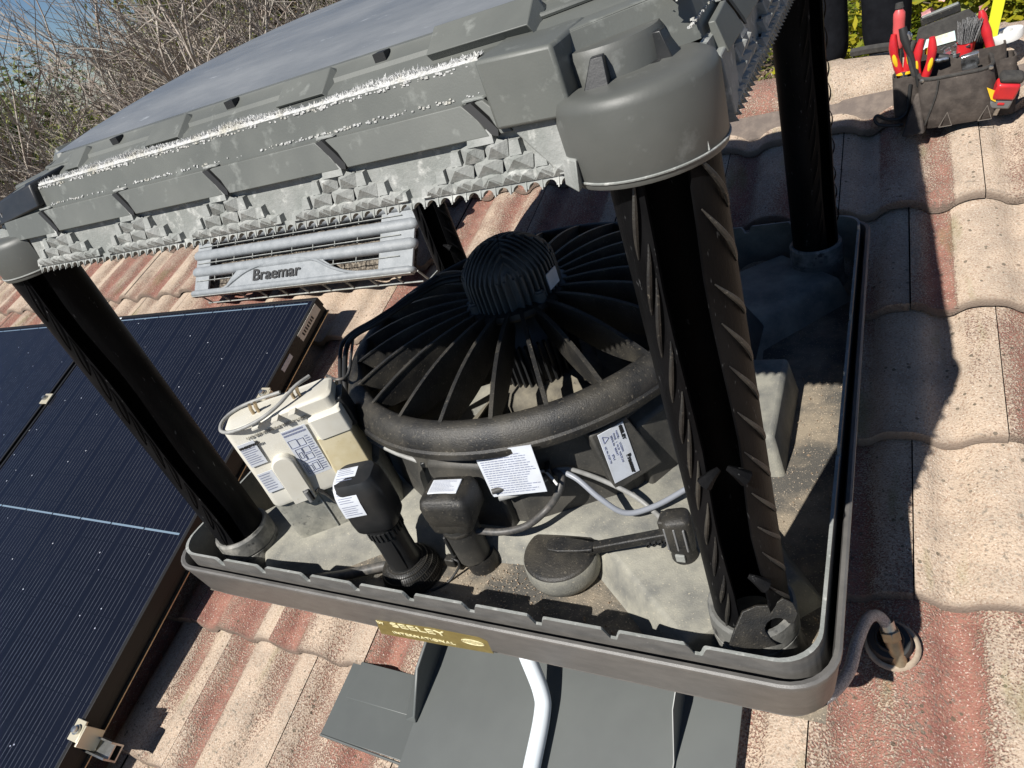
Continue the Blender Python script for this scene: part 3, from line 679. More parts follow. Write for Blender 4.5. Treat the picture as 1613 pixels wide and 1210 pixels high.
mb = MB(); plate(mb, cs, nn); lbl = obj('nameplate_label', mb, PAPER, hous, bev=.002)
ux = (cs[3] - cs[0]).normalized(); uy = (cs[1] - cs[0]).normalized(); W = (cs[3] - cs[0]).length; Hh = (cs[1] - cs[0]).length
def onl(x, y): return cs[0] + ux * W * x + uy * Hh * y + nn * .0006
text('SEELEY', Hh * .16, onl(.03, .80), ux, uy, INKB, lbl, thick=.0004, wide=1.2)
text('Braemar', Hh * .21, onl(.60, .73), ux, uy, INKB, lbl, thick=.0006, wide=1.1)
for i, (s, y) in enumerate((('MODEL:      LCQ350A', .62), ('PHASE   1   Hz 50   VOLTS 240', .50), ('SERIAL No   ND8417', .39))): text(s, Hh * .095, onl(.08 + .02 * i, y), ux, uy, INK, lbl)
text('IPX4', Hh * .12, onl(.46, .22), ux, uy, INK, lbl); text('LIC. No. 31284 795', Hh * .09, onl(.26, .08), ux, uy, INK, lbl)
tri = MB(); 
for q0, q1 in (((.07, .12), (.20, .12)), ((.20, .12), (.135, .33)), ((.135, .33), (.07, .12))): tri.tube([onl(*q0), onl(*q1)], .0008, 4)
obj('printed_mark', tri, INK, lbl)
# round-ended warning label on the outlet hood
cs = [xp(u, v, .40) for u, v in ((1163, 556), (1176, 546), (1188, 560), (1178, 598), (1166, 590))]
wl = MB(); n_ = Vector((.90, -.10, .42)).normalized(); c0 = xp(1172, 575, .385)
ux = Vector((.1, 1, 0)); ux = (ux - n_ * ux.dot(n_)).normalized(); uy = n_.cross(ux)
poly = [(x - .0, y) for x, y in rr2(.05, .022, .02, 6)]
wl.prism(poly, lambda p: c0 + ux * p[0] + uy * p[1], lambda p: c0 + ux * p[0] + uy * p[1] + n_ * .001)
wlo = obj('warning_label', wl, PAPER, cool)
q = [c0 + ux * a + uy * b + n_ * .0006 for a, b in ((-.04, .018), (.02, .018), (.02, -.018), (-.04, -.018))]
mb = MB(); lines(mb, q, n_, 6); tri = [c0 + ux * a + uy * b + n_ * .0012 for a, b in ((.028, -.012), (.045, 0), (.028, .012))]; mb.add(tri, [(0, 1, 2)]); obj('printed_lines', mb, INK, wlo)

# ---------------------------------------------------------------- lid
def rl(k, t, o, z): return rot4(k, t, o, z) + Vector((.020 if k == 1 else 0, 0, 0))
lid = obj('lid', MB().loft([[rl(k, t, o, z) for k in range(4) for t in (-o + .075, o - .075)] for o, z in ((.500, .650), (.497, .664), (.491, .6885), (.489, .6905), (.456, .6915))], True), LIDM, cool, bev=.002, smooth=30)
LB = MB()                                                  # lower band
LB.loft([[rl(k, t, o, z) for k in range(4) for t in (-o, o)] for o, z in ((.505, .590), (.512, .588), (.5115, .592), (.505, .648), (.500, .650))], True)
obj('lower_band', LB, LIDL, lid, smooth=30)
IN = MB(); IN.loft([[rl(k, t, o, z) for k in range(4) for t in (-o, o)] for o, z in ((.505, .590), (.495, .60), (.485, .65), (.40, .66))], True, False, True)
obj('underside', IN, BLACK, lid, smooth=30)
UW = MB(); UW.loft([[rl(k, t, o, z) for k in range(4) for t in (-o + .05, o - .05)] for o, z in ((.457, .6905), (.452, .694), (.440, .6985), (.437, .7025), (.424, .7085), (.421, .7115), (.414, .7125))], True)
obj('upper_wall', UW, LIDM, lid, smooth=25)
TP = MB(); loops = []
for i in range(13):
    f = i / 12; s = .4145 * (1 - f); z = .7125 + .047 * (1 - (1 - f) ** 3.2)
    loops.append([Vector((p.x, p.y, z + .0008 * noise.noise((p.x * 9, p.y * 9, 0)))) for p in rr(max(s, .004), max(s, .004), max(s * (.06 + .8 * f), .002), 7)])
TP.loft(loops, True, False, True)
obj('top_cover', TP, LIDT, lid, smooth=30)
PK = [-.344 + .172 * i for i in range(5)]
BX0, BX1 = .362, .432
def F(k, t, d, z):                                       # point on the sloping lower band, d proud of it
    return rl(k, t, .512 - (z - .588) * .117 + d, z)
def stack(k, t):
    pyr = MB(); hw = (.0140, .0365, .0575, .0785); zz = (.6400, .6270, .6135, .6010, .5915); npy = (0, 2, 3, 5)
    for r in range(4):
        zt, zb = zz[r], zz[r + 1]; d0 = .0085 if r else .010
        sb = [(t - hw[r], t + hw[r])] if r == 0 else [(t - hw[r], t - hw[r] + .012), (t + hw[r] - .013, t + hw[r])]
        for a, b in sb:
            pyr.loft([[F(k, a, -.002, zb), F(k, b, -.002, zb), F(k, b, -.002, zt), F(k, a, -.002, zt)], [F(k, a + .0005, d0, zb + .001), F(k, b - .0005, d0, zb + .001), F(k, b - .002, d0 * .72, zt - .0008), F(k, a + .002, d0 * .72, zt - .0008)]], True, False, True)
        if r == 0: continue
        x0 = t - hw[r] + .012; wd = (2 * hw[r] - .025) / npy[r]
        for j in range(npy[r]):
            a = x0 + wd * j; b = a + wd; m = (a + b) / 2; ap = (.0135, .013, .0108)[r - 1]; zm = zb + (zt - zb) * .92; e = wd * .06
            # lower facet overhangs and stays in its own shade, the two flanks and the top run back to the band
            pyr.add([F(k, a + e, .0062, zb), F(k, b - e, .0062, zb), F(k, m, ap, zm), F(k, m, .004, zt + .003), F(k, a, .0035, zt), F(k, b, .0035, zt), F(k, m, .0, zb)],
                    [(0, 1, 2), (0, 2, 4), (2, 3, 4), (1, 5, 2), (2, 5, 3), (0, 6, 1)])
    m = 9; w = .150 / m
    for j in range(m):
        a = t - .075 + w * j; b = a + w; c_ = (a + b) / 2
        pyr.add([F(k, a, .006, .5905), F(k, b, .006, .5905), F(k, c_, .0115, .5985), F(k, a, .004, .6015), F(k, b, .004, .6015)], [(0, 1, 2), (0, 2, 3), (2, 4, 3), (1, 4, 2)])
    obj('drip_stack', pyr, LIDL, lid, smooth=0)
for k in range(4):
    ed = [-.442 if k != 1 else -.405] + PK + [.366]
    for i in range(6):                                    # flaps between the gaps
        a = ed[i] + .0015; b = ed[i + 1] - .008
        q = [(a + .020, .6335), (b + .019, .6335), (b + .0085, .650), (b - .004, .6615), (a, .6610), (a + .012, .648)]
        if i == 0: q = [(a - .01, .632), (b + .019, .632), (b + .0085, .650), (b - .004, .6615), (a - .01, .658)]
        obj('side_flap', MB().prism(q, lambda p: rl(k, p[0], .5035 - (p[1] - .65) * .12, p[1]), lambda p: rl(k, p[0], .5155 - (p[1] - .6335) * .30, p[1])), LIDM, lid, bev=.0009, smooth=25)
    for t in PK:
        obj('gap_shade_strip', MB().prism([(t - .0095, .6605), (t - .001, .6615), (t + .0115, .6480), (t + .0205, .6375), (t + .0195, .6325), (t + .0135, .6345), (t + .0045, .6455)], lambda p: rl(k, p[0], .5005, p[1]), lambda p: rl(k, p[0], .5165 - (p[1] - .6335) * .28, p[1])), INKB, lid, smooth=0)  # proud black strip, its colour stands in for the dark of a slot
        obj('chalky_lug', MB().prism([(t - .012, .6615), (t + .010, .6615), (t + .008, .6635), (t - .012, .6640)], lambda p: rl(k, p[0], .497, p[1]), lambda p: rl(k, p[0], .5035, p[1])), LIDL, lid, bev=.0006)
        stack(k, t)
    scal = MB(); cwf = .172 / 11
    for j in range(-28, 28):
        c0_ = cwf * (j + .5)
        if abs(c0_) > .432: continue
        a, b = c0_ - cwf / 2, c0_ + cwf / 2; arc = [(c0_ - cwf * .36 * math.cos(math.pi * i / 8), .5838 + .0048 * math.sin(math.pi * i / 8)) for i in range(9)]
        scal.prism([(a, .5838)] + arc + [(b, .5838), (b, .5925), (a, .5925)], lambda p: F(k, p[0], -.004, p[1]), lambda p: F(k, p[0], .0068 - (p[1] - .5838) * .35, p[1]))
        scal.prism([(a - .0006, .5826), (a + .0006, .5826), (a + .0006, .5915), (a - .0006, .5915)], lambda p: F(k, p[0], .0, p[1]), lambda p: F(k, p[0], .0086 - (p[1] - .5826) * .45, p[1]))
    obj('drip_teeth', scal, LIDL, lid, smooth=20)
    for a, b in ((-.325, -.288), (-.145, -.075), (.085, .158), (.285, .395)):      # raised pads on the upper wall
        hgt = .0045 if b < .2 else .010
        lo_ = [(.4575, .6905), (.444, .6985), (.428, .7080)]
        obj('raised_pad', MB().loft([[rl(k, a, o + .001, z + hgt) for o, z in lo_] + [rl(k, a, o - .012, z - .004) for o, z in reversed(lo_)], [rl(k, b - .006, o + .001, z + hgt) for o, z in lo_] + [rl(k, b - .006, o - .012, z - .004) for o, z in reversed(lo_)],
                   [rl(k, b, o, z - .003) for o, z in lo_] + [rl(k, b, o - .012, z - .004) for o, z in reversed(lo_)]], True, True, True), LIDM, lid, bev=.0008, smooth=20)
    for t in (-.227, -.002, .218):
        obj('hole_shade_block', MB().box(rl(k, t, .4285, .7065), (.014, .012, .0105) if k % 2 == 0 else (.012, .014, .0105)), INKB, lid, smooth=0)  # solid black box painted as the dark inside a hole
    tmin = -.345 if k == 0 else -.452; rnd = random.Random(11 + k); salt = MB(); n = 260; loops = []     # white crust along the ledge
    def den(t): return max(0, .36 + .72 * noise.noise((t * 9 + k * 7, .3, 0)) + .3 * noise.noise((t * 31, k, 2)))
    for i in range(n + 1):
        t = tmin + (.352 - tmin) * i / n; d = den(t); h = .0004 + .0030 * d + .0010 * rnd.random(); wd = .004 + .015 * d + .003 * rnd.random()
        loops.append([rl(k, t, .4898 + .0006 * rnd.random(), .6885), rl(k, t, .4893, .6908 + h * .5), rl(k, t, .4885 - wd * .4, .6908 + h), rl(k, t, .4885 - wd, .6905)])
    salt.loft(loops, False)
    for i in range(5200 if k == 0 else 1600):
        t = rnd.uniform(tmin, .352); d = den(t)
        if rnd.random() > .08 + d: continue
        o = .488 - abs(rnd.gauss(0, .0075)) * (.5 + d); hgt = rnd.uniform(.0008, .003) + .0045 * d * rnd.random() ** 2.5
        c = rl(k, t, o, .6915 + .003 * d); r1 = rnd.uniform(.0006, .0019); an = rnd.random() * 6
        salt.add([c + Vector((r1 * math.cos(an + 2.1 * j), r1 * math.sin(an + 2.1 * j), -.001)) for j in range(3)] + [c + Vector((rnd.gauss(0, .002), rnd.gauss(0, .002), hgt))], [(0, 1, 3), (1, 2, 3), (2, 0, 3), (2, 1, 0)])
    for i in range(420):
        t = rnd.uniform(tmin, .352)
        if rnd.random() > .3 + den(t + .05): continue
        c = rl(k, t, .4908, .6885 - abs(rnd.gauss(0, .0016))); r1 = rnd.uniform(.0006, .0018); salt.box(c, (r1 * 2, r1 * 2, r1))
    for i in range(500):                                  # crumbs above the flaps
        t = rnd.uniform(tmin, .352)
        if rnd.random() > den(t * 1.3 + .4): continue
        c = rl(k, t, .4965, .6640 + abs(rnd.gauss(0, .0012))); r1 = rnd.uniform(.0006, .0016); salt.box(c, (r1 * 2, r1 * 2, r1))
    obj('salt_crust', salt, SALT, lid, smooth=0)
for k in range(4):
    c = rot4(k, .473, .478, 0); a0 = math.atan2(c.y, c.x); R3 = .067; DK = BLACK if k == 3 else LIDC  # near-left dome is coloured black for the shade of its recess
    # outer bulge round the post head: an arc that runs into both sides
    def arc(r, z, w=R_(102), n=22): return [c + Vector((r * math.cos(a0 - w + 2 * w * i / n), r * math.sin(a0 - w + 2 * w * i / n), z)) for i in range(n + 1)]
    dz = -.012 if k == 3 else 0
    obj('corner_bulge', MB().loft([arc(.058, .5805), arc(R3 - .001, .5805), arc(R3, .583), arc(R3 + .0005, .640 + dz), arc(R3 - .002, .647 + dz), arc(R3 - .007, .650 + dz), arc(.050, .651 + dz), arc(.0, .651 + dz)], False), LIDC, lid, smooth=40)
    obj('cap_seam', MB().tube(arc(R3 + .0004, .5865, R_(96), 30), .0011, 6), LIDL, lid)
    q0 = rot4(k, .450, .450, 0)
    def ring_(r, z, n=30): return [q0 + Vector((r * math.cos(6.2832 * i / n), r * math.sin(6.2832 * i / n), z)) for i in range(n)]
    obj('corner_dome', MB().loft([ring_(.0475, .640), ring_(.046, .670), ring_(.043, .675), ring_(.0, .6755)], True), DK, lid, smooth=40)
    for sd in (0, 1):
        kk = k if sd == 0 else (k + 1) % 4; mir = 1 if sd == 0 else -1
        def G(t, o, z, kk=kk, mir=mir): return rl(kk, mir * t, o, z)
        if k == 3 and sd == 1:
            obj('corner_block', MB().loft([[G(.343, .44, .6665), G(.47, .44, .660), G(.47, .507, .655), G(.347, .5065, .6665)], [G(.346, .44, .7005), G(.47, .44, .690), G(.465, .488, .684), G(.349, .4985, .6965)]], True, True, True), BLACK, lid, bev=.003, smooth=30)  # added black block standing in for a shaded recess
            continue
        if sd == 0: obj('corner_block', MB().loft([[G(BX0, .44, .639), G(BX1 + .004, .44, .639), G(BX1 + .004, .521, .636), G(BX0 + .004, .521, .638)], [G(BX0, .44, .695), G(BX1 + .002, .44, .692), G(BX1 - .002, .516, .690), G(BX0, .516, .693)]], True, True, True), LIDM, lid, bev=.003, smooth=30)
        obj('corner_step', MB().loft([[G(BX0 + .012, .47, .596), G(BX1 + .006, .47, .590), G(BX1 + .006, .520, .588), G(BX0 + .045, .519, .596)], [G(BX0 + .002, .47, .6375), G(BX1 + .006, .47, .638), G(BX1 + .006, .514, .637), G(BX0 + .012, .513, .637)]], True, True, True), LIDL, lid, bev=.0015, smooth=30)
        if sd == 0: obj('corner_foot', MB().loft([[G(.405, .48, .583), G(.43, .48, .583), G(.434, .545, .583), G(.414, .523, .583)], [G(.405, .48, .605), G(.43, .48, .605), G(.434, .536, .607), G(.414, .517, .605)]], True, True, True), LIDL, lid, bev=.0015, smooth=30)
    o = Vector((c.x, c.y, 0)).normalized(); t = Vector((-o.y, o.x, 0))
    for sg in (-1, 1):  # the mirrored wedge is black in place of a gap's shade
        b = c + o * .004 + t * sg * .031 + Vector((0, 0, .650)); e1 = (t * sg * .6 + o * .8).normalized(); e2 = Vector((-e1.y, e1.x, 0)) * sg
        obj('black_wedge', MB().loft([[b - e2 * .010 - e1 * .007, b + e2 * .010 - e1 * .007, b + e2 * .010 + e1 * .009, b - e2 * .010 + e1 * .009], [b - e2 * .009 - e1 * .006 + uz * .021, b + e2 * .001 - e1 * .006 + uz * .021, b + e2 * .001 + e1 * .002 + uz * .021, b - e2 * .009 + e1 * .002 + uz * .021]], True, True, True), BLACK, lid, bev=.0008)
    for j in range(4):                                    # stacked ledge lines where the corner meets the lid top
        s = .436 - .012 * j
        obj('ledge_ridge', MB().tube([rl(k, .30 + .015 * j, s, .7008 + .003 * j), rl(k, s - .04, s, .7008 + .003 * j), rl((k + 1) % 4, -(s - .04), s, .7008 + .003 * j), rl((k + 1) % 4, -(.30 + .015 * j), s, .7008 + .003 * j)], .0028, 8), LIDM, lid)

# ---------------------------------------------------------------- control box
A = Vector((-.372, -.462, 0)); B = Vector((-.192, -.338, 0)); W = (B - A).length; ux = (B - A) / W; ub = Vector((-ux.y, ux.x, 0)); uz = Vector((0, 0, 1)); uf = -ub; AXB = (ux, ub, uz)
def BP(x, z, y=0): return A + ux * x + uz * z + ub * y
def rb(x0, x1, y0, y1, r, z, n=5): return [BP(0, z) + ux * ((x0 + x1) / 2 + p.x) + ub * ((y0 + y1) / 2 + p.y) for p in rr((x1 - x0) / 2, (y1 - y0) / 2, r, n)]
cbx = obj('control_box', MB().loft([rb(.002, .196, -.008, .072, .012, .042), rb(-.002, .200, -.010, .074, .013, .050), rb(-.004, .199, -.004, .072, .014, .094), rb(-.006, .197, -.002, .070, .015, .212), rb(-.006, .197, -.002, .070, .016, .220), rb(-.002, .193, .002, .066, .022, .224)], True, True, True), CREAM, cool, bev=.002, smooth=35)
obj('box_base', MB().loft([rb(.0, W, .0, .07, .012, -.072), rb(-.006, W - .004, -.002, .07, .014, .054)], True, True, True), BOXG, cbx, smooth=35)
obj('base_seam', MB().tube([BP(.082, -.066, -.0015), BP(.082, .05, -.0035)], .0013, 6), LIDL, cbx)
obj('grey_cord', MB().tube([BP(.088, .052, -.012), BP(.098, .034, -.010), BP(.122, -.052, -.004)], lambda s: .0045 - .0025 * s, 8), DGREYC, cbx)
obj('yellowed_panel', MB().loft([rb(.134, .203, -.0115, .05, .004, .060), rb(.137, .201, -.0105, .05, .004, .152)], True, True, True), YELL, cbx, bev=.002)
obj('terminal_cover', MB().loft([rb(.143, .204, -.013, .056, .006, .148), rb(.141, .203, -.015, .056, .006, .192), rb(.143, .201, -.008, .056, .006, .197)], True, True, True), CREAM, cbx, bev=.002)
pl = [(.040, .040)] + [(.0615 + .0215 * math.cos(a), .126 + .022 * math.sin(a)) for a in [math.pi - math.pi * i / 12 for i in range(13)]] + [(.083, .040)]
cov = obj('clip_cover', MB().prism(pl, lambda p: BP(p[0], p[1], .004), lambda p: BP(p[0] + .001, p[1], -.020)), CREAM, cbx, bev=.003, smooth=35)
obj('recess_shade_block', MB().box(BP(.0735, .052, -.0165), (.014, .010, .028), AXB), BLACK, cov, bev=.002)  # black block put in for the shade of the latch recess
obj('clip_latch', MB().tube([BP(.0735, .040, -.0235), BP(.0735, .064, -.0235)], .0045, 10), GRP, cov)
def lab(name, x0, x1, z0, z1, par, y=-.0045, rows=10):
    mb = MB(); cs = [BP(x0, z1, y), BP(x1, z1, y), BP(x1, z0, y), BP(x0, z0, y)]; plate(mb, cs, uf); l = obj(name, mb, PAPER, par); 
    if rows: m2 = MB(); lines(m2, cs, uf, rows, .06, .92, .24 if rows == 8 else .08, .95); obj('printed_lines', m2, INK, l)
    return l, cs
l1, cs = lab('brand_label', .007, .038, .142, .194, cbx, -.0060, 8)
text('MAGIQTOUCH', .0062, BP(.0075, .184, -.0070), ux, uz, INKB, l1, thick=.0003, wide=.92)
l2, cs = lab('rating_label', .008, .037, .080, .126, cbx, -.0095, 7)
l3, cs = lab('wiring_label', .086, .132, .080, .188, cbx, -.0058, 0)
m2 = MB(); lines(m2, cs, uf, 2, .03, .95, .02, .14, .55, .1); lines(m2, [cs[0].lerp(cs[1], .72), cs[1], cs[2], cs[3].lerp(cs[2], .72)], uf, 16, .04, .96, .2, .96, .4, .5)
def wl_(x0, y0, x1, y1):
    P = lambda x, y: cs[0].lerp(cs[1], x).lerp(cs[3].lerp(cs[2], x), y) + uf * .0007
    for a, b in (((x0, y0), (x1, y0)), ((x1, y0), (x1, y1)), ((x1, y1), (x0, y1)), ((x0, y1), (x0, y0))): m2.tube([P(*a), P(*b)], .0005, 4)
for q in ((.05, .2, .38, .36), (.4, .22, .66, .36), (.12, .40, .36, .66), (.4, .40, .68, .52), (.4, .55, .66, .66), (.18, .48, .30, .60), (.1, .72, .7, .94), (.16, .78, .36, .9), (.42, .76, .62, .9)): wl_(*q)
obj('printed_lines', m2, INK, l3)
text('NO SERVICEABLE PARTS INSIDE', .0074, BP(.028, .198, -.0043), ux, uz, EMB, cbx, 'embossed_lettering', ext=.0008, wide=1.12)
for x in (.052, .088, .120):
    obj('hook_tab', MB().loft([rb(x, x + .012, -.02, .0, .001, .219), rb(x, x + .012, -.02, .0, .001, .222)], True, True, True), CREAM, cbx)
for x in (.050, .060, .128, .139): obj('spade_terminal', MB().tube([BP(x, .222, .030), BP(x, .234, .030), BP(x + .004, .246, .026)], .0032, 8), BRASS, cbx)
obj('looped_cable', MB().tube(sp([BP(.165, .245, .05), BP(.140, .246, .028), BP(.106, .236, .004), BP(.068, .229, -.010), BP(.022, .226, -.010), BP(-.008, .225, .010), BP(-.010, .226, .045), BP(.016, .228, .066), BP(.06, .230, .066), BP(.10, .231, .060)], 8), .0034, 10), GREYC, cbx)
obj('entry_gland', MB().loft([rb(.19, .212, .01, .06, .004, .140), rb(.19, .208, .01, .06, .004, .205)], True, True, True), BLACK, cbx, bev=.003)

# ---------------------------------------------------------------- pumps, float valve, cables
def hd(c, hx, hy, r, z0, z1, ang, top=.012, n=6):
    ca, sa = math.cos(ang), math.sin(ang)
    def L_(s, z): return [Vector((c[0] + p.x * ca - p.y * sa, c[1] + p.x * sa + p.y * ca, z)) for p in rr(hx * s, hy * s, r * s, n)]
    return MB().loft([L_(.90, z0), L_(.96, z0 + .004), L_(1, z0 + .02), L_(1, z1 - top), L_(.93, z1 - top * .3), L_(.80, z1), L_(.3, z1 + .002)], True, True, True), L_
c1 = (-.118, -.462)
mb, _ = hd(c1, .041, .035, .022, .040, .146, R_(20), .034)
pump1 = obj('drain_pump', mb, BLACK, cool, smooth=50)
obj('pump_stem', MB().lathe([(.030, -.072), (.029, -.02), (.031, .030), (.034, .042)], 28, c1 + (0,)), BLACK, pump1)
g2 = MB()
for i in range(26):
    a = 2 * math.pi * i / 26; g2.box(Vector(c1 + (0,)) + Vector((.0315 * math.cos(a), .0315 * math.sin(a), .024)), (.003, .004, .016), (Vector((math.cos(a), math.sin(a), 0)), Vector((-math.sin(a), math.cos(a), 0)), uz))
obj('cooling_slots', g2, BLACK, pump1)
wn = MB().lathe([(.0308, -.060), (.0308, .010)], 8, c1 + (0,), None, R_(-85), R_(-45)); obj('stem_window', wn, INKB, pump1)
st = MB()
prf = [(.052 * math.sin(t) if 0 else .028 + .026 * math.sin(t), -.066 - .042 * (1 - math.cos(t)) ) for t in [math.pi / 2 * i / 10 for i in range(11)]]
st.lathe(prf + [(.054, -.111)], 40, c1 + (0,)); bk = obj('strainer_basket', st, BLACK, pump1)
cg = MB()
for i in range(72):
    a = 2 * math.pi * i / 72; cg.tube([Vector(c1 + (0,)) + Vector(((r + .0008) * math.cos(a), (r + .0008) * math.sin(a), z)) for r, z in prf[::2]], .0008, 4)
for r, z in prf[1::2]: cg.tube([Vector(c1 + (0,)) + Vector(((r + .0012) * math.cos(2 * math.pi * j / 40), (r + .0012) * math.sin(2 * math.pi * j / 40), z)) for j in range(41)], .0011, 4)
obj('strainer_mesh', cg, BLACKD, bk)
def toplabel(c, ang, x0, x1, y0, y1, z, tilt, par, rows=9, word=None):
    ex = Vector((math.cos(ang), math.sin(ang), 0)); ey = Vector((-math.sin(ang), math.cos(ang), 0)); n = (uz + ey * tilt).normalized(); ey2 = n.cross(ex); C_ = Vector(c + (z,))
    cs = [C_ + ex * x + ey2 * y for x, y in ((x0, y1), (x1, y1), (x1, y0), (x0, y0))]
    mb = MB(); plate(mb, cs, n, .002); l = obj('pump_label', mb, PAPER, par, bev=.0015); m2 = MB(); lines(m2, cs, n, rows); obj('printed_lines', m2, INK, l); return l
ex = Vector((math.cos(R_(20)), math.sin(R_(20)), 0)); ey = Vector((-math.sin(R_(20)), math.cos(R_(20)), 0)); C_ = Vector(c1 + (0,))
wp = [(.014, .1478), (-.008, .1470), (-.019, .1450), (-.0275, .1385), (-.0335, .1275), (-.0362, .112), (-.0366, .085)]   # runs over the top and down the face
fc = MB(); fc.loft([[C_ + ex * x + ey * y + uz * (z + .0012) for x in (-.032, -.020, -.004, .006)] for y, z in wp], False)
l = obj('pump_label', fc, PAPER, pump1); m2 = MB()
for a, b in zip(wp[:-1], wp[1:]):
    nn_ = (ey * (a[1] - b[1]) * -1 + uz * (a[0] - b[0])).normalized(); q = [C_ + ex * x + ey * y + uz * (z + .0012) for x, y, z in ((-.030, *a), (.004, *a), (.004, *b), (-.030, *b))]; lines(m2, q, nn_, max(1, round(((a[0] - b[0]) ** 2 + (a[1] - b[1]) ** 2) ** .5 / .005)), th=.25)
obj('printed_lines', m2, INK, l)
c2 = (.002, -.418)
mb, _ = hd(c2, .039, .031, .012, .002, .076, R_(8), .012)
pump2 = obj('water_pump', mb, BLACKD, cool, smooth=50)
mb, _ = hd((c2[0] + .004, c2[1] + .004), .045, .036, .014, .018, .074, R_(8), .014); obj('pump_cap', mb, BLACKD, pump2, smooth=50)
obj('pump_stem', MB().lathe([(.029, -.08), (.030, -.03), (.032, .006)], 28, c2 + (0,)), HOUS, pump2)
obj('inlet_foot', MB().lathe([(.029, -.110), (.030, -.094), (.026, -.080)], 28, (c2[0] + .008, c2[1] + .004, 0)), BLACKD, pump2)
obj('side_bracket', MB().box((c2[0] - .030, c2[1] - .015, -.065), (.006, .012, .085)), BLACK, pump2, bev=.002)
obj('cable_tie', MB().lathe([(.0318, -.010), (.0326, -.008), (.0326, -.004), (.0318, -.002)], 28, c2 + (0,)), BLACKD, pump2)
l = toplabel(c2, R_(8), -.024, .030, -.010, .022, .0783, 0, pump2, 9)
bc_ = MB(); rnd = random.Random(3)
x = -.012
# float and inlet valve
c3 = Vector((.168, -.405, 0))
flt = obj('float_disc', MB().lathe([(.0, -.0575), (.056, -.0585), (.0605, -.0605), (.0625, -.066), (.0635, -.088), (.060, -.100), (.054, -.106)], 56, c3), BLACKD, cool, smooth=50)
obj('float_rim', MB().lathe([(.0605, -.062), (.0632, -.066), (.0645, -.088), (.0605, -.1015), (.054, -.107)], 56, c3), DECKM, flt)
gz = MB()
for i in range(5):
    for j in range(5): gz.box(c3 + Vector((-.006 + i * .005, .0 + j * .005, -.0568)), (.0022, .0022, .002))
obj('grating', gz, DECKM, flt)
tw = Vector((.372, -.388, 0))
vv = obj('float_valve', MB().lathe([(.020, -.070), (.020, -.050), (.0185, -.045), (.0185, -.02), (.0, -.02)], 22, tw), BLACKD, cool, smooth=45)
mb, _ = hd((tw.x, tw.y), .021, .018, .010, -.032, .030, R_(15), .010); obj('valve_body', mb, BLACKD, vv, smooth=50)
for a_ in (-.014, .0, .014): obj('body_rib', MB().box(tw + Vector((a_, -.018, -.002)), (.003, .004, .045)), GRP, vv, bev=.001)
obj('valve_foot', MB().box(tw + Vector((0, -.002, -.066)), (.056, .052, .006)), GRP, vv, bev=.002)
obj('valve_window', MB().box(tw + Vector((.0, -.0195, -.040)), (.014, .004, .014)), LIDL, vv, bev=.001)
obj('valve_cap', MB().box(tw + Vector((-.018, .004, .012)), (.018, .026, .018)), BLACKD, vv, bev=.003)
ar = MB(); p0 = zp(1065, 838, -.005); p1_ = zp(935, 862, -.028); p2_ = zp(862, 857, -.034)
dd = (p1_ - p0).normalized(); sd_ = dd.cross(uz).normalized()
ar.loft([[p + sd_ * -.0075 + uz * .006, p + sd_ * .0075 + uz * .006, p + sd_ * .0075 - uz * .008, p + sd_ * -.0075 - uz * .008] for p in (p0, p0.lerp(p1_, .5), p1_)], True, True, True)
obj('float_arm', ar, BLACKD, vv, bev=.002)
pd_ = MB(); d2 = (p2_ - p1_).normalized(); s2 = d2.cross(uz).normalized(); lo_ = []
for f, wd in ((0, .008), (.3, .012), (.7, .015), (.92, .013), (1, .006)):
    p = p1_.lerp(p2_, f); lo_.append([p + s2 * -wd + uz * .003, p + s2 * wd + uz * .003, p + s2 * wd - uz * .003, p + s2 * -wd - uz * .003])
pd_.loft(lo_, True, True, True); obj('arm_paddle', pd_, BLACKD, vv, bev=.0015)
q0 = p1_ + Vector((0, 0, -.004)); obj('arm_strut', MB().loft([[q0 + dd * a + sd_ * -.007 for a in (-.006, .006)] + [q0 + dd * a + sd_ * .007 for a in (.006, -.006)], [c3 + Vector((.055, .0, -.062)) + dd * a + sd_ * b for a, b in ((-.002, -.004), (.002, -.004), (.002, .004), (-.002, .004))]], True, True, True), BLACKD, vv)
gr = MB()
for i in range(4): gr.lathe([(.003, -.0125), (.0036, -.0125), (.0036, .0125), (.003, .0125)], 10, p0.lerp(p1_, .12 + .07 * i) - uz * .006, (uz, dd, sd_))
obj('grip_holes', gr, RUBB, vv)
def cable(name, pix, r, m, par=None, n=8):
    pts_ = [zp(u, v, z) for u, v, z in pix]; return obj(name, MB().tube(sp(pts_, n), r, 10), m, par or cool)
cable('grey_cable', [(780, 772, .03), (830, 768, .03), (872, 744, .035), (905, 752, .03), (945, 785, .0), (985, 808, -.03), (1030, 798, -.035), (1078, 772, -.03), (1120, 745, -.02)], .0048, LGREYC)
cable('grey_cable', [(868, 742, .04), (900, 740, .03), (950, 757, .0), (1000, 782, -.03), (1030, 806, -.045), (1048, 822, -.03), (1062, 832, -.01)], .0042, GREYC)
cable('grey_cable', [(786, 785, .02), (820, 775, .02), (858, 754, .03), (880, 742, .035)], .0055, GREYC)
cable('dark_cable', [(750, 836, -.02), (790, 838, -.02), (830, 828, -.02), (862, 802, -.01), (880, 775, .02), (884, 752, .035), (872, 742, .04)], .0062, DGREYC)
cable('dark_cable', [(775, 775, .04), (805, 766, .04), (840, 762, .04), (866, 746, .04)], .0048, DGREYC)
cable('grey_cable', [(535, 640, .10), (548, 662, .10), (580, 690, .08), (620, 712, .06), (655, 725, .05), (685, 738, .04)], .0045, GREYC)
cable('grey_cable', [(515, 592, .19), (532, 598, .19), (548, 590, .185), (553, 560, .18), (556, 535, .18)], .003, DGREYC)
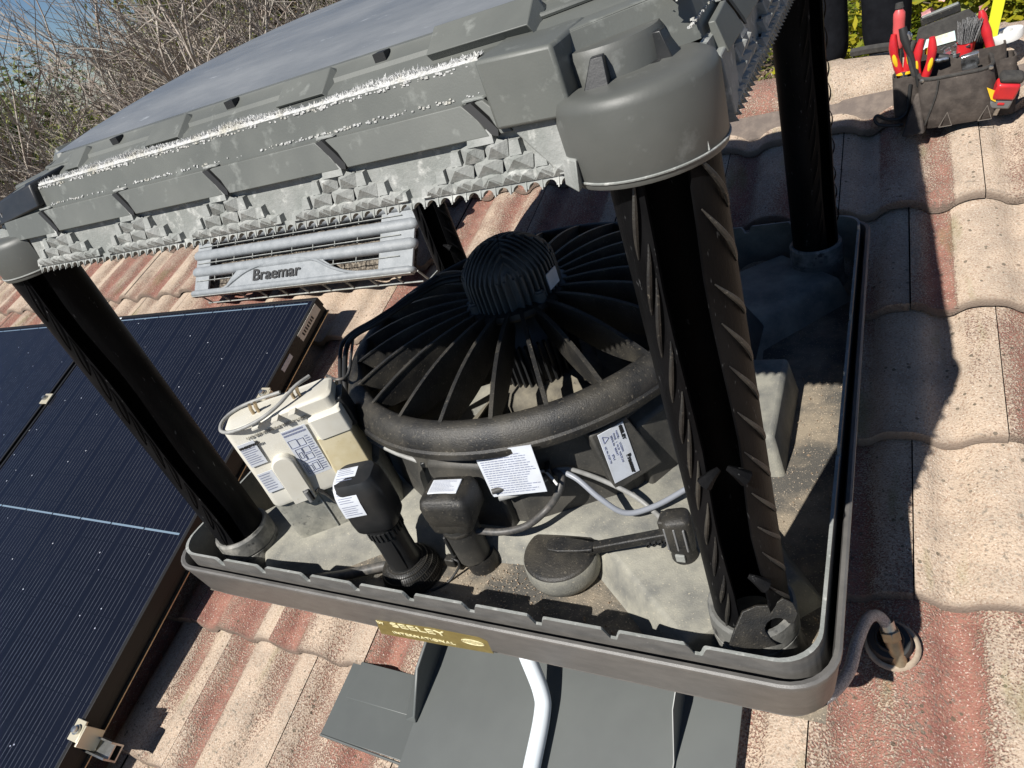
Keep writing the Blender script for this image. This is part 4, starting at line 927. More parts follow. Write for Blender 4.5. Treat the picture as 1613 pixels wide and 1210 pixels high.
cable('motor_cable', [(725, 440, .215), (690, 448, .215), (640, 478, .212), (595, 508, .205), (560, 528, .195), (546, 548, .18), (543, 590, .165), (546, 625, .14), (556, 655, .11)], .0055, RUBB)
cable('motor_cable', [(728, 432, .222), (690, 441, .222), (640, 472, .216), (590, 504, .208), (556, 524, .198), (538, 546, .18), (536, 590, .165), (540, 630, .14), (550, 662, .10)], .0045, RUBB)
for u, v, z in ((866, 745, .042), (671, 735, .045)):
    p = zp(u, v, z); cp_ = MB().box(p, (.010, .020, .034), (Vector((.8, .3, .2)).normalized(), Vector((-.3, .8, .1)).normalized(), uz)); obj('cable_clip', cp_, BLACK, cool, bev=.002)
obj('cable_tie', MB().tube(sp([zp(842, 748, .05), zp(856, 742, .052), zp(868, 752, .05), zp(878, 764, .045)], 5), .0022, 6), WHT, cool)
br_ = MB(); p = zp(705, 740, .03); br_.loft([[p + Vector(q) for q in ((-.04, -.01, -.03), (.03, .02, -.06), (.04, .03, -.06), (-.03, .0, -.02))], [p + Vector(q) for q in ((-.02, .0, .02), (.02, .03, .0), (.03, .035, .0), (-.01, .01, .025))]], True, True, True)
obj('cable_bracket', br_, BLACK, cool, bev=.003)
wire = cable('thin_wire', [(712, 880, -.07), (722, 885, -.075), (722, 895, -.09), (708, 915, -.1075), (690, 926, -.1085), (672, 932, -.108)], .0022, RUBB)
obj('wire_block', MB().box(zp(712, 883, -.078), (.02, .016, .018)), BLACKD, cool, bev=.002)
cable('drain_tube', [(640, 885, -.085), (600, 893, -.09), (540, 906, -.098), (480, 912, -.100), (430, 905, -.100), (395, 885, -.09), (370, 860, -.06), (345, 835, -.02)], .0095, DGREYC)
# dry leaf crumbs and grit lying in the tray
db = MB(); rnd = random.Random(21)
for i in range(900):
    if i < 500: x, y = rnd.uniform(-.3, .32), rnd.uniform(-.56, -.39); x, y = (rnd.gauss(.03, .09), rnd.gauss(-.46, .035)) if i < 260 else (x, y)
    else: x, y = rnd.uniform(.44, .565), rnd.uniform(-.5, .5)
    if abs(x) > .565 or y < -.568 or y > .565: continue
    z = -.1085; s_ = rnd.uniform(.0008, .0024) * (2.2 if rnd.random() < .06 else 1); a = rnd.random() * 6.28
    p = Vector((x, y, z)); u_ = Vector((math.cos(a), math.sin(a), rnd.gauss(0, .25))) * s_; v_ = Vector((-math.sin(a), math.cos(a), rnd.gauss(0, .25))) * s_ * rnd.uniform(.4, .9)
    db.add([p - u_, p - v_ * .8, p + u_, p + v_, p + uz * s_ * .9], [(0, 1, 4), (1, 2, 4), (2, 3, 4), (3, 0, 4)])
o = obj('tray_grit', db, mat('dry_grit', (.42, .33, .24), .9, (.20, .14, .09), 160, .45, .55), smooth=0, kind='stuff', loc=(.05, -.46, -.11)); tag(o, 'pale dry grit and leaf crumbs scattered over the tray floor', 'grit')
# brand plate on the front skirt
def SK(u, v): return hit(u, v, (0, -.5925, -.02), Vector((0, -1, -.14)))
nf = Vector((0, -1, -.14)).normalized()
cs = [SK(592, 976), SK(758, 1006), SK(778, 1029), SK(600, 996)]
mb = MB(); P_ = []
for x in (0, .05, .5, .9, .97, 1):
    pass
plate(mb, [SK(591, 976), SK(680, 989), SK(755, 1004), SK(768, 1010), SK(778, 1030), SK(690, 1015), SK(600, 998)], nf, .002)
bp_ = obj('brand_plate', mb, GOLD, cool, bev=.001)
u0 = SK(600, 990); ux_ = (SK(760, 1020) - SK(598, 990)).normalized(); up2 = nf.cross(ux_) * -1
up2 = (Vector((0, 0, 1)) - nf * nf.z).normalized()
text('by', .013, SK(596, 981) + nf * .0008, ux_, up2, GOLDT, bp_, wide=1.2)
text('SEELEY', .0215, SK(619, 986.5) + nf * .0008, ux_, up2, GOLDT, bp_, wide=1.75)
text('INTERNATIONAL', .0108, SK(621, 997) + nf * .0008, ux_, up2, GOLDT, bp_, wide=1.55)
em = MB(); ec = SK(745, 1011) + nf * .0012
for r1, hx in ((.0, 1), (.0, .5)): em.tube([ec + ux_ * .021 * hx * math.cos(2 * math.pi * i / 28) + up2 * .0085 * math.sin(2 * math.pi * i / 28) for i in range(29)], .0005, 4)
for y in (-.0045, 0, .0045): em.tube([ec + ux_ * -.019 + up2 * y, ec + ux_ * .019 + up2 * y], .0004, 4)
obj('globe_emblem', em, GOLDT, bp_)

# ================================================================ tool bag on the ridge and the tools standing in it
bag = thing('tool_bag', (.76, .95, .05), 'worn dark fabric tool pouch full of tools, standing against the roof ridge', 'tool bag')
V3 = lambda *a: Vector(a)
def pouch(rings, n=24, th=.004):            # rings of (centre, half-x, half-y, z, yaw) open at the top
    def L_(c, hx, hy, z, e=0): return [V3(c[0] + p.x, c[1] + p.y, z) for p in rr(hx - e, hy - e, min(hx, hy) * .62 - e, 5)]
    lo = [L_(*r) for r in rings]; li = [L_(*r, th) for r in reversed(rings[1:])]
    return MB().loft(lo + li + [L_(*rings[0], th)], True, True, True)
front = obj('front_pocket', pouch([((.775, .965), .076, .040, .048), ((.775, .962), .082, .048, .075), ((.770, .963), .079, .050, .13), ((.768, .972), .074, .050, .172)]), BAGM, bag, smooth=50)
obj('pocket_binding', MB().tube([V3(.768 + p.x, .972 + p.y, .172 + (p.y * .10)) for p in rr(.074, .050, .031, 6)] + [V3(.768 + .043, .972 - .05, .167)], .0042, 8), BAGT, front)
obj('back_pouch', pouch([((.775, 1.03), .100, .030, .065), ((.775, 1.03), .104, .034, .12), ((.772, 1.035), .100, .032, .19)]), BAGM, bag, smooth=50)
fl_ = MB(); fl_.loft([[V3(.690, 1.075, .10), V3(.868, 1.075, .10), V3(.868, 1.082, .10), V3(.690, 1.082, .10)], [V3(.682, 1.085, .19), V3(.868, 1.085, .19), V3(.868, 1.092, .19), V3(.682, 1.092, .19)], [V3(.695, 1.10, .245), V3(.800, 1.105, .262), V3(.800, 1.112, .262), V3(.695, 1.107, .245)]], True, True, True)
bf = obj('back_flap', fl_, BAGT, bag, bev=.004)
obj('stitched_label', MB().loft([[V3(.705, 1.0845 + .002, .195), V3(.775, 1.0865, .20), V3(.772, 1.0935, .222), V3(.712, 1.0925, .216)], [V3(.705, 1.083, .195), V3(.775, 1.0845, .20), V3(.772, 1.092, .222), V3(.712, 1.091, .216)]], True, True, True), mat('pale_blue_label', (.45, .60, .62), .6, (.6, .55, .35), 60), bf)
lpz = obj('side_pocket', pouch([((.672, .985), .028, .026, .05), ((.670, .985), .031, .030, .09), ((.667, .99), .030, .030, .172)]), BAGM, bag, smooth=50)
obj('side_pocket', pouch([((.876, 1.02), .020, .030, .03), ((.874, 1.02), .024, .032, .09), ((.872, 1.03), .022, .030, .158)]), BAGM, bag, smooth=50)
cf = MB(); cf.loft([[V3(.655, .892, .048), V3(.705, .898, .046), V3(.712, .935, .05), V3(.665, .945, .055)], [V3(.672, .922, .095), V3(.700, .924, .095), V3(.704, .945, .095), V3(.675, .95, .095)], [V3(.686, .935, .135), V3(.697, .935, .135), V3(.698, .946, .135), V3(.688, .948, .135)]], True, True, True)
obj('corner_patch', cf, BAGM, bag, bev=.004)
THR = mat('pale_thread', (.16, .14, .12), .8)
for x0, x1 in ((.735, .762), (.815, .842)):
    pa_ = MB(); q = [(x0, .050), (x1, .050), ((x0 + x1) / 2 + .004, .085)]
    for a, b in zip(q, q[1:] + q[:1]): pa_.tube([V3(a[0], .9135 + (.004 if a[1] < .06 else 0), a[1]), V3(b[0], .9135 + (.004 if b[1] < .06 else 0), b[1])], .0009, 4)
    obj('stitching', pa_, THR, bag)
obj('seam', MB().tube(sp([V3(.733, .915, .165), V3(.728, .912, .13), V3(.714, .914, .085), V3(.704, .92, .055)], 5), .0022, 6), BAGT, bag)
obj('logo_tag', MB().loft([[V3(.829, .9115, .128), V3(.846, .913, .116), V3(.848, .914, .090), V3(.838, .912, .098)], [V3(.829, .9095, .128), V3(.846, .911, .116), V3(.848, .912, .090), V3(.838, .910, .098)]], True, True, True), YELP, bag)
for p in ((.700, .928, .166), (.836, .928, .166)): obj('rivet', MB().lathe([(0, .003), (.004, .0025), (.0055, 0)], 12, p, (V3(1, 0, 0), V3(0, 0, 1), V3(0, -1, .2))), STEEL, bag)
obj('hook_strap', MB().tube(sp([V3(.676, .955, .155), V3(.672, .953, .12), V3(.668, .950, .09), V3(.650, .945, .078), V3(.622, .94, .085), V3(.604, .938, .098), V3(.597, .935, .092), V3(.606, .93, .078), V3(.640, .932, .068), V3(.660, .935, .066)], 5), .0042, 8), RUBB, bag)
obj('belt_strap', MB().tube(sp([V3(.66, 1.16, .19), V3(.63, 1.20, .19), V3(.58, 1.23, .187), V3(.535, 1.25, .183)], 5), .012, 6), BAGT, bag)
obj('loose_cord', MB().tube(sp([V3(.612, .945, .070), V3(.63, .94, .066), V3(.648, .935, .064), V3(.655, .93, .068)], 4), .0022, 6), RUBB, bag)
def grip(name, pts_, prof, m, par): return obj(name, MB().tube(pts_, lambda s: prof[min(len(prof) - 1, int(s * (len(prof) - 1) + .5))], 12), m, par)
def tool(name, loc, label, cat, group=None): return thing(name, loc, label, cat, group)
def seg(a, b, n=8): return [V3(*a).lerp(V3(*b), i / n) for i in range(n + 1)]
t = tool('knife', (.652, 1.0, .18), 'tall faded red handled knife standing at the left of the bag', 'knife')
grip('handle', seg((.654, 1.0, .325), (.651, 1.0, .235)), [.006, .013, .0135, .013, .0135, .0135, .0135, .0135, .010], PINKR, t)
obj('cap', MB().lathe([(0, .012), (.008, .011), (.010, 0)], 14, (.654, 1.0, .325)), BAGT, t); obj('blade_sheath', MB().tube(seg((.651, 1.0, .235), (.650, 1.0, .10)), .009, 8), BAGT, t)
def pliers(loc, tilt, label):
    t = tool('pliers', loc, label, 'pliers', 'red and yellow insulated pliers in the bag'); L = V3(*loc)
    for s in (-1, 1):
        p = [L + V3(s * (.006 + .009 * math.sin(f * 2.6)) + tilt * f, 0, .10 * f) for f in [i / 10 for i in range(11)]]
        grip('handle', p, [.008, .0095, .010, .0095, .009, .009, .010, .0105, .0095, .008, .006], REDP, t)
        obj('grip_inlay', MB().tube([q + V3(s * .001, -.0065, 0) for q in p[2:7]], lambda f: .0015 + .0045 * math.sin(math.pi * f), 8), YELP, t)
        obj('grip_guard', MB().lathe([(.008, 0), (.0115, .003), (.011, .008), (.008, .010)], 12, p[0]), YELP, t)
    obj('jaws', MB().tube([L + V3(0, 0, .01), L + V3(0, 0, -.06)], lambda f: .012 - .006 * f, 8), CHROM, t); return t
pliers((.662, .985, .172), -.010, 'red and yellow insulated pliers leaning at the far left of the bag')
pliers((.698, .972, .150), .012, 'smaller red and yellow insulated pliers behind the black pliers')
t = tool('adjustable_pliers', (.684, .965, .15), 'worn black long handled pliers between the two red pliers', 'pliers')
grip('handle', [V3(.660, .975, .285), V3(.664, .97, .262), V3(.672, .968, .235), V3(.680, .966, .21), V3(.688, .965, .18), V3(.693, .965, .145)], [.009, .0105, .008, .0065, .006, .006], RUBB, t)
grip('handle', [V3(.684, .975, .250), V3(.678, .97, .24), V3(.674, .968, .225), V3(.676, .966, .205), V3(.684, .965, .17)], [.006, .008, .007, .006, .006], BAGT, t)
obj('jaw', MB().lathe([(.0, .008), (.009, .008), (.013, .003), (.013, -.003), (.009, -.008), (0, -.008)], 14, (.668, .972, .262), (V3(1, 0, 0), V3(0, 0, 1), V3(0, 1, 0))), CHROM, t)
t = tool('paint_brush', (.79, 1.02, .17), 'round brush with grey bristles and a red ferrule in the bag', 'brush')
obj('ferrule', MB().lathe([(.012, .0), (.018, .004), (.019, .03), (.021, .032)], 18, (.789, 1.015, .180), (V3(1, 0, 0), V3(0, 1, 0), V3(.12, 0, 1).normalized())), REDP, t)
bb = MB(); rnd = random.Random(5)
for i in range(150):
    a = rnd.random() * 6.283; r = .018 * rnd.random() ** .5; b = V3(.793 + r * math.cos(a), 1.015 + r * math.sin(a), .210)
    bb.tube([b, b + V3(.006 + .45 * r * math.cos(a), .45 * r * math.sin(a), rnd.uniform(.038, .052))], .0009, 3)
obj('bristles', bb, mat('grey_bristles', (.10, .10, .10), .6, (.3, .3, .3), 300), t)
t = tool('screwdriver', (.845, 1.02, .16), 'red screwdriver with a yellow collar at the right of the brush', 'screwdriver')
grip('handle', seg((.819, 1.02, .272), (.841, 1.015, .185), 10), [.005, .0085, .0095, .0085, .0095, .0105, .011, .010, .0095, .0095, .010], REDP, t)
obj('collar', MB().tube(seg((.841, 1.015, .185), (.847, 1.014, .158), 3), lambda f: .0115 - .001 * f, 12), YELP, t); obj('shaft', MB().tube(seg((.847, 1.014, .158), (.853, 1.01, .10), 2), .003, 8), STEEL, t)
t = tool('folding_rule', (.85, 1.06, .16), 'bright lime yellow flat bar sticking up at the right of the bag', 'rule')
obj('bar', MB().box(V3(.849, 1.06, .225), (.024, .008, .15), (V3(1, 0, -.15).normalized(), V3(0, 1, 0), V3(.15, 0, 1).normalized())), LIME, t, bev=.001)
t = tool('tape_roll', (.872, 1.075, .165), 'white roll lying flat behind the right pocket of the bag', 'roll')
obj('ring', MB().lathe([(.014, -.010), (.034, -.010), (.035, -.006), (.035, .006), (.034, .010), (.014, .010), (.014, -.010)], 32, (.876, 1.075, .190), (V3(1, 0, .1).normalized(), V3(0, 1, 0), V3(-.1, 0, 1).normalized())), WHT, t)
t = tool('tin_lid', (.80, .97, .165), 'square silver tin clip held in the front pocket of the bag', 'tin')
obj('plate', MB().box(V3(.797, .955, .185), (.036, .012, .032), (V3(1, .1, .12).normalized(), V3(0, 1, .3).normalized(), V3(-.1, -.3, 1).normalized())), CHROM, t, bev=.002)
obj('jaw', MB().box(V3(.797, .950, .166), (.032, .014, .006), (V3(1, .1, .12).normalized(), V3(0, 1, .3).normalized(), V3(-.1, -.3, 1).normalized())), RUBB, t, bev=.001)
t = tool('spirit_level', (.745, 1.10, .25), 'short scuffed black box leaning on the back flap of the bag', 'level')
obj('body', MB().box(V3(.742, 1.115, .262), (.085, .02, .018), (V3(1, 0, .18).normalized(), V3(0, 1, 0), V3(-.18, 0, 1).normalized())), BLACKD, t, bev=.002)
obj('scuffed_top', MB().box(V3(.741, 1.113, .2725), (.078, .016, .003), (V3(1, 0, .18).normalized(), V3(0, 1, 0), V3(-.18, 0, 1).normalized())), LIDL, t, bev=.001)
t = tool('set_square', (.80, 1.06, .19), 'folded steel blade standing behind the brush', 'blade')
obj('blade', MB().prism([(.772, .17), (.800, .17), (.812, .262), (.780, .236)], lambda p: V3(p[0], 1.055, p[1]), lambda p: V3(p[0], 1.057, p[1])), CHROM, t)
t = tool('wire_cutters', (.735, 1.0, .18), 'small black cutters with a yellow tip lying in the middle of the bag', 'cutters')
grip('handle', [V3(.715, 1.0, .21), V3(.725, .995, .20), V3(.74, .99, .195), V3(.755, .99, .192)], [.006, .007, .008, .006], RUBB, t)
grip('handle', [V3(.720, .985, .195), V3(.735, .982, .19), V3(.755, .985, .19)], [.005, .006, .005], CHROM, t); obj('tip', MB().lathe([(0, .008), (.007, .006), (.008, -.006)], 10, (.713, 1.0, .213)), YELP, t)
cr = MB(); rnd = random.Random(8)
for i in range(26):
    b = V3(rnd.uniform(.74, .80), rnd.uniform(1.0, 1.05), rnd.uniform(.18, .205)); cr.box(b, (rnd.uniform(.005, .02), rnd.uniform(.004, .012), rnd.uniform(.003, .008)), (V3(1, rnd.uniform(-1, 1), rnd.uniform(-.5, .5)).normalized(), V3(-rnd.uniform(-1, 1), 1, 0).normalized(), V3(0, rnd.uniform(-.4, .4), 1).normalized()))
o = obj('loose_fittings', cr, CHROM, smooth=0, loc=(.77, 1.02, .19)); o['kind'] = 'stuff'; tag(o, 'small grey fittings piled in the middle of the bag', 'fittings')
t = tool('tape_measure', (.862, .935, .11), 'red and grey tape measure clipped to the right side of the bag', 'tape measure')
tx, ty, tz = V3(.96, .10, -.26).normalized(), V3(0, 1, .3).normalized(), None; tz = tx.cross(ty).normalized(); ty = tz.cross(tx); TC = V3(.865, .925, .108)
def TB(x, y, z, d, b, nm, m): return obj(nm, MB().box(TC + tx * x + ty * y + tz * z, d, (tx, ty, tz)), m, t, bev=b)
TB(0, 0, -.026, (.046, .030, .026), .005, 'base', GRP); TB(0, -.002, .006, (.047, .033, .040), .006, 'red_face', REDP); TB(.002, .002, .034, (.048, .034, .020), .008, 'grey_top', BAGT); TB(0, -.0155, -.024, (.014, .002, .006), .001, 'red_mark', REDP)
TB(.0, -.006, -.047, (.010, .012, .022), .002, 'end_hook', STEEL)

# ================================================================ person standing beyond the ridge
per = thing('person', (.52, 1.8, -.07), 'person standing behind the ridge in dark trousers, only the legs in view', 'person')
def skin_obj(name, V, E, m, sub=2):
    me = bpy.data.meshes.new(name); off = LOC[per]
    me.from_pydata([tuple(Vector(v[:3])) for v in V], E, []); bm = bmesh.new(); bm.from_mesh(me); ly = bm.verts.layers.skin.verify()
    for i, v in enumerate(bm.verts): v[ly].radius = (V[i][3], V[i][4] if len(V[i]) > 4 else V[i][3]); v[ly].use_root = (i == 0)
    bm.to_mesh(me); bm.free(); me.materials.append(m); o = bpy.data.objects.new(name, me); COL.objects.link(o); o.parent = per; LOC[o] = off
    o.modifiers.new('skin', 'SKIN').use_smooth_shade = True; s = o.modifiers.new('sub', 'SUBSURF'); s.levels = s.render_levels = sub; return o
LG = [(-.095, .01, .04), (.09, .0, .04)]
def limbs(rt, rk, ra, zlow):
    V = [(0, .02, .93, rt * 1.5, rt)]; E = []
    for s, x in ((-1, -.095), (1, .09)):
        i = len(V); V += [(s * .085, .02, .86, rt, rt), (s * .10 - .0, .0, .50, rk, rk), (x, .02, zlow, ra, ra)]; E += [(0, i), (i, i + 1), (i + 1, i + 2)]
    return V, E
V, E = limbs(.10, .07, .05, .09)
i = len(V); V += [(0, .02, 1.12, .13, .10), (0, .03, 1.32, .15, .10), (0, .02, 1.44, .07, .06), (0, .01, 1.52, .055, .055), (0, -.005, 1.60, .075, .085), (0, -.005, 1.69, .07, .085)]; E += [(0, i), (i, i + 1), (i + 1, i + 2), (i + 2, i + 3), (i + 3, i + 4), (i + 4, i + 5)]
for s in (-1, 1):
    j = len(V); V += [(s * .19, .03, 1.40, .052, .052), (s * .24, .04, 1.14, .042, .042), (s * .23, -.06, .93, .030, .030), (s * .225, -.09, .86, .034, .020)]; E += [(i + 1, j), (j, j + 1), (j + 1, j + 2), (j + 2, j + 3)]
    for f, (dx, ln) in enumerate(((-.028, .062), (-.010, .075), (.009, .080), (.027, .072))):
        q = len(V); V += [(s * .225 + dx, -.10, .825, .0095, .0095), (s * .225 + dx, -.112, .825 - ln * .55, .0085, .0085), (s * .225 + dx * .9, -.104, .825 - ln, .007, .007)]; E += [(j + 3, q), (q, q + 1), (q + 1, q + 2)]
    q = len(V); V += [(s * .225 - s * .034, -.105, .875, .011, .011), (s * .225 - s * .046, -.12, .845, .009, .009), (s * .225 - s * .045, -.125, .82, .008, .008)]; E += [(j + 2, q), (q, q + 1), (q + 1, q + 2)]
skin_obj('body', V, E, SKINM)
V, E = limbs(.112, .088, .078, .055); V.append((0, .02, 1.02, .15, .11)); E.append((0, len(V) - 1)); skin_obj('trousers', V, E, CLOTH)
V = [(0, .02, 1.0, .155, .115), (0, .02, 1.2, .155, .115), (0, .03, 1.36, .165, .115), (0, .02, 1.46, .075, .07)]; E = [(0, 1), (1, 2), (2, 3)]
for s in (-1, 1): j = len(V); V += [(s * .19, .03, 1.405, .068, .068), (s * .235, .04, 1.16, .058, .058)]; E += [(2, j), (j, j + 1)]
skin_obj('shirt', V, E, SHIRT)
for s, x in ((-1, -.095), (1, .09)): skin_obj('boot', [(x, .05, .045, .045, .045), (x, -.03, .045, .045, .04), (x, -.15, .035, .042, .03)], [(0, 1), (1, 2)], BAGT)
skin_obj('hair', [(0, .03, 1.70, .075, .07), (0, -.01, 1.745, .07, .05), (0, .05, 1.63, .06, .045)], [(0, 1), (0, 2)], HAIRM)
for s in (-1, 1):
    skin_obj('eye', [(s * .03, -.083, 1.625, .011, .011), (s * .03, -.087, 1.625, .009, .009)], [(0, 1)], WHT, 1); skin_obj('ear', [(s * .078, .0, 1.63, .012, .02), (s * .082, .0, 1.60, .010, .014)], [(0, 1)], SKINM, 1)
skin_obj('nose', [(0, -.088, 1.62, .008, .008), (0, -.102, 1.595, .013, .012)], [(0, 1)], SKINM, 1); skin_obj('mouth', [(-.022, -.084, 1.555, .006, .005), (0, -.09, 1.555, .008, .006), (.022, -.084, 1.555, .006, .005)], [(0, 1), (1, 2)], PINKR, 1)

# ================================================================ trees and shrubs
def pol(az, D, z): return V3(.659 + D * math.sin(R_(az)), -1.037 + D * math.cos(R_(az)), z)
GZ = -3.62
def branch(rnd, p, d, ln, r, dep, big, small, lean=0, tips=None):
    n = 5 if dep < 3 else 3; pts_ = [p]; dd = d.normalized()
    for i in range(n):
        dd = (dd + V3(rnd.gauss(0, .16), rnd.gauss(0, .16), rnd.gauss(.03, .12))).normalized(); pts_.append(pts_[-1] + dd * ln / n)
    (big if dep < 2 else small).tube(pts_, lambda s: r * (1 - .45 * s), 6 if dep < 2 else (4 if dep < 4 else 3), False)
    if dep >= 5 or r < .0046:
        if tips is not None: tips.append(pts_[-1])
        return
    for k in range(rnd.choice((2, 3, 3)) + (1 if 0 < dep < 4 else 0)):
        f = rnd.uniform(.35, 1); q = pts_[min(n, int(f * n))]; ax = V3(rnd.gauss(0, 1), rnd.gauss(0, 1), rnd.gauss(.25, .7)); nd = (dd * .75 + ax.normalized() * rnd.uniform(.5, .95)).normalized()
        branch(rnd, q, nd, ln * rnd.uniform(.55, .82), r * rnd.uniform(.45, .66), dep + 1, big, small, lean, tips)
    branch(rnd, pts_[-1], dd, ln * .75, r * .55, dep + 1, big, small, lean, tips)
def bare_tree(seed, az, D, h, r, label, m=None, lean=(0, 0, 0), nst=1):
    rnd = random.Random(seed); base = pol(az, D, GZ); t = thing('bare_tree', base, label, 'tree', 'bare trees behind the house'); big, small = MB(), MB()
    for s in range(nst): branch(rnd, base + V3(rnd.gauss(0, .1), rnd.gauss(0, .1), 0), V3(rnd.gauss(0, .1 + .12 * (nst > 1)) + lean[0], rnd.gauss(0, .1) + lean[1], 1), h * .36, r, 0, big, small)
    obj('trunk', big, m or BARK, t); obj('twigs', small, TWIG if m is None else m, t)
def leaves(rnd, mb, tint, c, R, n, sz, ncl, base=.45, squash=1, hollow=.55):
    cls = []
    for i in range(ncl):
        v = V3(rnd.gauss(0, 1), rnd.gauss(0, 1), rnd.gauss(0, 1)).normalized() * rnd.uniform(hollow, 1) ; cls.append((V3(c[0] + v.x * R[0], c[1] + v.y * R[1], c[2] + v.z * R[2]), rnd.uniform(.16, .34), rnd.uniform(-.22, .22)))
    for i in range(n):
        cc, rr_, tn = cls[rnd.randrange(ncl)]
        p = cc + V3(rnd.gauss(0, rr_ * R[0] * .55), rnd.gauss(0, rr_ * R[1] * .55), rnd.gauss(0, rr_ * R[2] * .5))
        a = V3(rnd.gauss(0, 1), rnd.gauss(0, 1), rnd.gauss(0, .6)).normalized(); b = a.cross(V3(rnd.gauss(0, .6), rnd.gauss(0, .6), 1)).normalized(); s = sz * rnd.uniform(.6, 1.3)
        mb.add([p - a * s, p - b * s * .42 , p + a * s, p + b * s * .42], [(0, 1, 2, 3)]); tt = min(1, max(0, base + tn + rnd.gauss(0, .13))); tint += [tt] * 4
def leafy_tree(name, seed, az, D, top, rad, label, m, n=5000, sz=.075, ncl=42, low=-2.6, group='leafy trees behind the house', base=.45, cat='tree', trunk=.11):
    rnd = random.Random(seed); b = pol(az, D, GZ); t = thing(name, b, label, cat, group); mb, ti = MB(), []
    hz = (top - low) / 2; leaves(rnd, mb, ti, (b.x, b.y, low + hz), (rad, rad, hz), n, sz, ncl, base); mb.att = ('tint', ti); obj('crown', mb, m, t, smooth=0)
    tk, sm = MB(), MB()
    branch(rnd, b, V3(rnd.gauss(0, .08), rnd.gauss(0, .08), 1), (top - GZ) * .38, trunk, 2 if trunk < .06 else 1, tk, tk, 0); obj('trunk', tk, BARKD, t)
BL = [(31, -67, 20, 2.4, 2.2, LEAFO, 'dense olive tree filling the left edge of the photo'), (32, -57, 26, -.2, 2.4, LEAFO, 'low olive tree under the patch of blue sky'), (33, -47.5, 22, 3.2, 2.0, LEAFO, 'tall dark olive tree right of the patch of blue sky'),
      (34, -44, 26, 4.4, 2.6, LEAFB, 'brownish tree with thin crown in the middle of the far row'), (35, -42.5, 21, 4.2, 2.5, LEAFO, 'olive tree above the left half of the cooler lid'), (36, -38, 24, 4.6, 2.8, LEAFB, 'tan crowned tree behind the lid of the cooler'),
      (37, -33, 21, 4.2, 2.6, LEAFO, 'yellowish olive tree farthest right of the far row'), (38, -68, 23, 4.0, 3.0, LEAFO, 'tall olive tree just outside the left edge'), (39, -27, 24, 4.5, 3.0, LEAFO, 'olive tree hidden mostly by the cooler lid')]
for sd_, az, D, top, rad, m, lab_ in BL: leafy_tree('leafy_tree', sd_, az, D, top, rad, lab_, m, 12000, .095, 80, base=.48 if m is LEAFO else .55)
for sd_, az, D, h, r, nst, lab_ in ((1, -60.5, 9.5, 5.2, .06, 2, 'bare many stemmed tree low at the left edge'), (2, -56.5, 12, 7.2, .09, 1, 'pale bare tree with arching limbs below the patch of sky'), (3, -52.5, 10.5, 6.4, .07, 2, 'bare grey tree left of the lid with upright twigs'), (4, -48, 13, 7.6, .10, 1, 'tall pale bare tree behind the left end of the lid'),
                                (5, -44, 11, 6.2, .07, 1, 'thin bare tree with a white forked branch above the lid'), (6, -39.5, 13, 7.2, .08, 2, 'bare tree above the middle of the lid'), (7, -65, 11, 6, .08, 2, 'bare tree cut off by the left edge'), (8, -35, 14, 7, .08, 1, 'bare tree over the far end of the lid')):
    bare_tree(sd_, az, D, h, r, lab_, nst=nst)
for sd_, az, D, top, rad, lab_ in ((51, -63, 9, -.1, 1.3, 'brown twiggy shrub at the lower left corner of the trees'), (52, -58, 10, .1, 1.3, 'brown leafless shrub left of the lid corner'), (53, -53, 11, .0, 1.4, 'reddish brown shrub below the pale bare tree'), (54, -48, 12, .1, 1.4, 'dull brown shrub just over the lid edge'), (55, -43, 13, .2, 1.5, 'brown shrub behind the lid, under the olive tree'), (56, -67, 10, .2, 1.4, 'brown shrub outside the left edge')):
    rnd = random.Random(sd_); b = pol(az, D, GZ); t = thing('twiggy_shrub', b, lab_, 'shrub', 'brown shrubs behind the house'); big, sm = MB(), MB()
    for k in range(6): branch(rnd, b + V3(rnd.gauss(0, .3), rnd.gauss(0, .3), 0), V3(rnd.gauss(0, .35), rnd.gauss(0, .35), 1), 1.5, .028, 2, big, sm)
    obj('stems', sm, TWIG, t); mb, ti = MB(), []; leaves(rnd, mb, ti, (b.x, b.y, (top - 3) / 2 - .3), (rad, rad, (top + 3) / 2), 1500, .05, 40, .5, hollow=.2); mb.att = ('tint', ti); obj('dead_leaves', mb, LEAFB, t, smooth=0)
fw = MB(); ti = []; rnd = random.Random(77)
for i in range(16): p = pol(-78 + 5 * i, rnd.uniform(36, 46), 0); leaves(rnd, fw, ti, (p.x, p.y, -.6 + (-.2 if abs(-78 + 5 * i + 56) < 7 else 1.4)), (4.2, 4.2, 3.4), 2300, .20, 26, .38)
fw.att = ('tint', ti); o = obj('far_wood', fw, LEAFO, smooth=0, kind='stuff', loc=pol(-50, 40, GZ)); tag(o, 'far olive green wood closing the view behind the bare trees', 'wood')
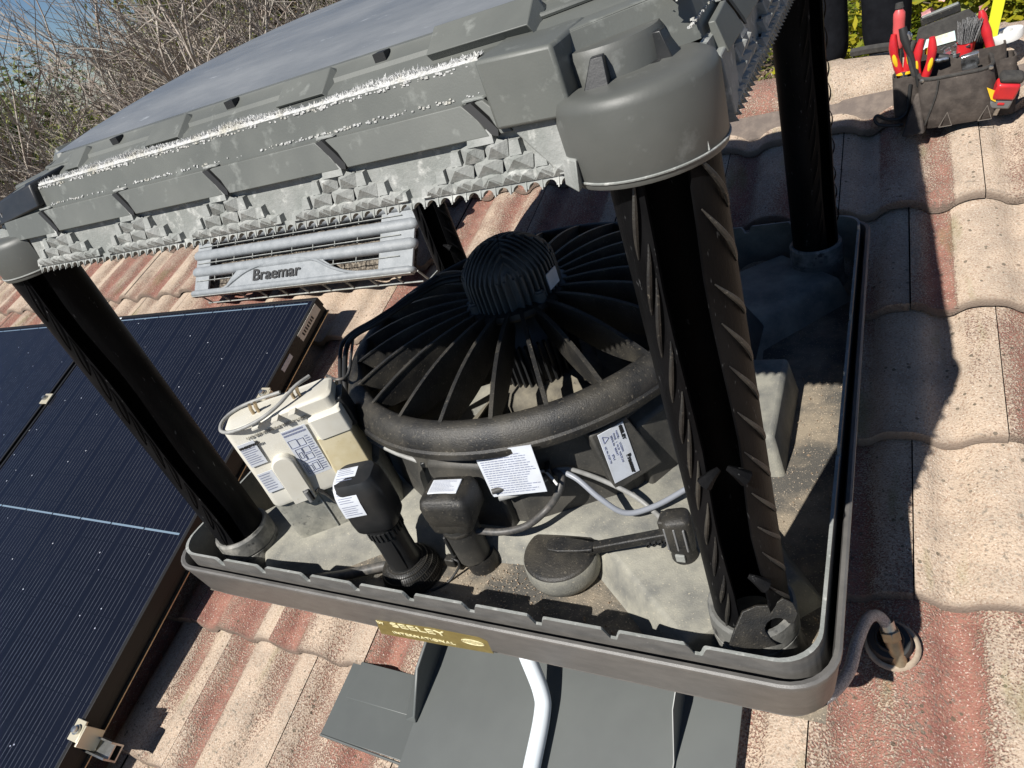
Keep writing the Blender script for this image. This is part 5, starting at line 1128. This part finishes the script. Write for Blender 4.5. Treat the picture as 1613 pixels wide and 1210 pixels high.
# hedge and garden behind the ridge
for i, (az, D, top, rad, lab_) in enumerate(((-3.6, 5.3, -.05, .62, 'yellow green leafy shrub seen between the post and the person'), (-.2, 5.2, .10, .62, 'yellow green shrub with a pink flower between the legs of the person'), (3.0, 5.4, .05, .62, 'yellow green shrub behind the knife in the tool bag'), (6.0, 5.2, .08, .60, 'bright yellow green shrub behind the level in the tool bag'), (9.2, 5.4, .0, .62, 'yellow green shrub at the right edge of the photo'), (1.4, 6.3, .3, .7, 'taller green shrub in the second row behind the person'), (7.5, 6.4, .3, .7, 'darker green shrub in the second row above the bag'))):
    rnd = random.Random(90 + i); b = pol(az, D, GZ); t = thing('flowering_shrub', b, lab_, 'shrub', 'yellow green shrubs beyond the ridge'); mb, ti = MB(), []
    leaves(rnd, mb, ti, (b.x, b.y, top - 1.0), (rad, rad, 1.0), 3800, .042, 34, .52 if i < 5 else .3, hollow=.35); mb.att = ('tint', ti); obj('foliage', mb, LEAFG, t, smooth=0)
    st = MB(); 
    for k in range(5): st.tube(sp([b + V3(rnd.gauss(0, .06), rnd.gauss(0, .06), 0), b + V3(rnd.gauss(0, .15), rnd.gauss(0, .15), 1.5), b + V3(rnd.gauss(0, .3), rnd.gauss(0, .3), 3.0)], 4), .02, 6)
    obj('stems', st, BARKD, t)
    for k in range(2 if i < 5 else 0):
        a = rnd.uniform(0, 6.28); c = V3(b.x + rad * .75 * math.cos(a), b.y - abs(rad * .9 * math.sin(a)), top - rnd.uniform(.15, .6)); fm_ = MB()
        for j in range(5):
            q = 1.2566 * j; u_ = V3(math.cos(q), -.35, math.sin(q)).normalized(); v_ = V3(-math.sin(q), 0, math.cos(q)); fm_.add([c, c + u_ * .014 + v_ * .010, c + u_ * .026, c + u_ * .014 - v_ * .010], [(0, 1, 2, 3)])
        obj('flower', fm_, PETAL, t, smooth=0)
for i, (az, D, top, rad, m, lab_) in enumerate(((-12, 11, -2.0, .9, LEAFO, 'dark garden shrub in the gap under the lid corner'), (-8.6, 12.5, -2.3, .8, LEAFB, 'brown garden shrub beside the far post'), (-6.0, 10, -1.9, .8, LEAFO, 'olive garden shrub right behind the far post'), (-10.5, 16, -1.4, 1.3, LEAFO, 'larger green shrub at the back of the garden'), (-7, 19, -.9, 1.6, LEAFO, 'far green shrub closing the garden'), (-14, 18, -.6, 1.6, LEAFB, 'far brown shrub left of the garden'), (-4, 16, -.8, 1.5, LEAFG, 'far yellow shrub behind the person'))):
    leafy_tree('garden_shrub', 120 + i, az, D, top, rad, lab_, m, 2600, .05 + .02 * (D > 14), 30, low=-3.4, group='garden shrubs beyond the roof', cat='shrub', trunk=.03)
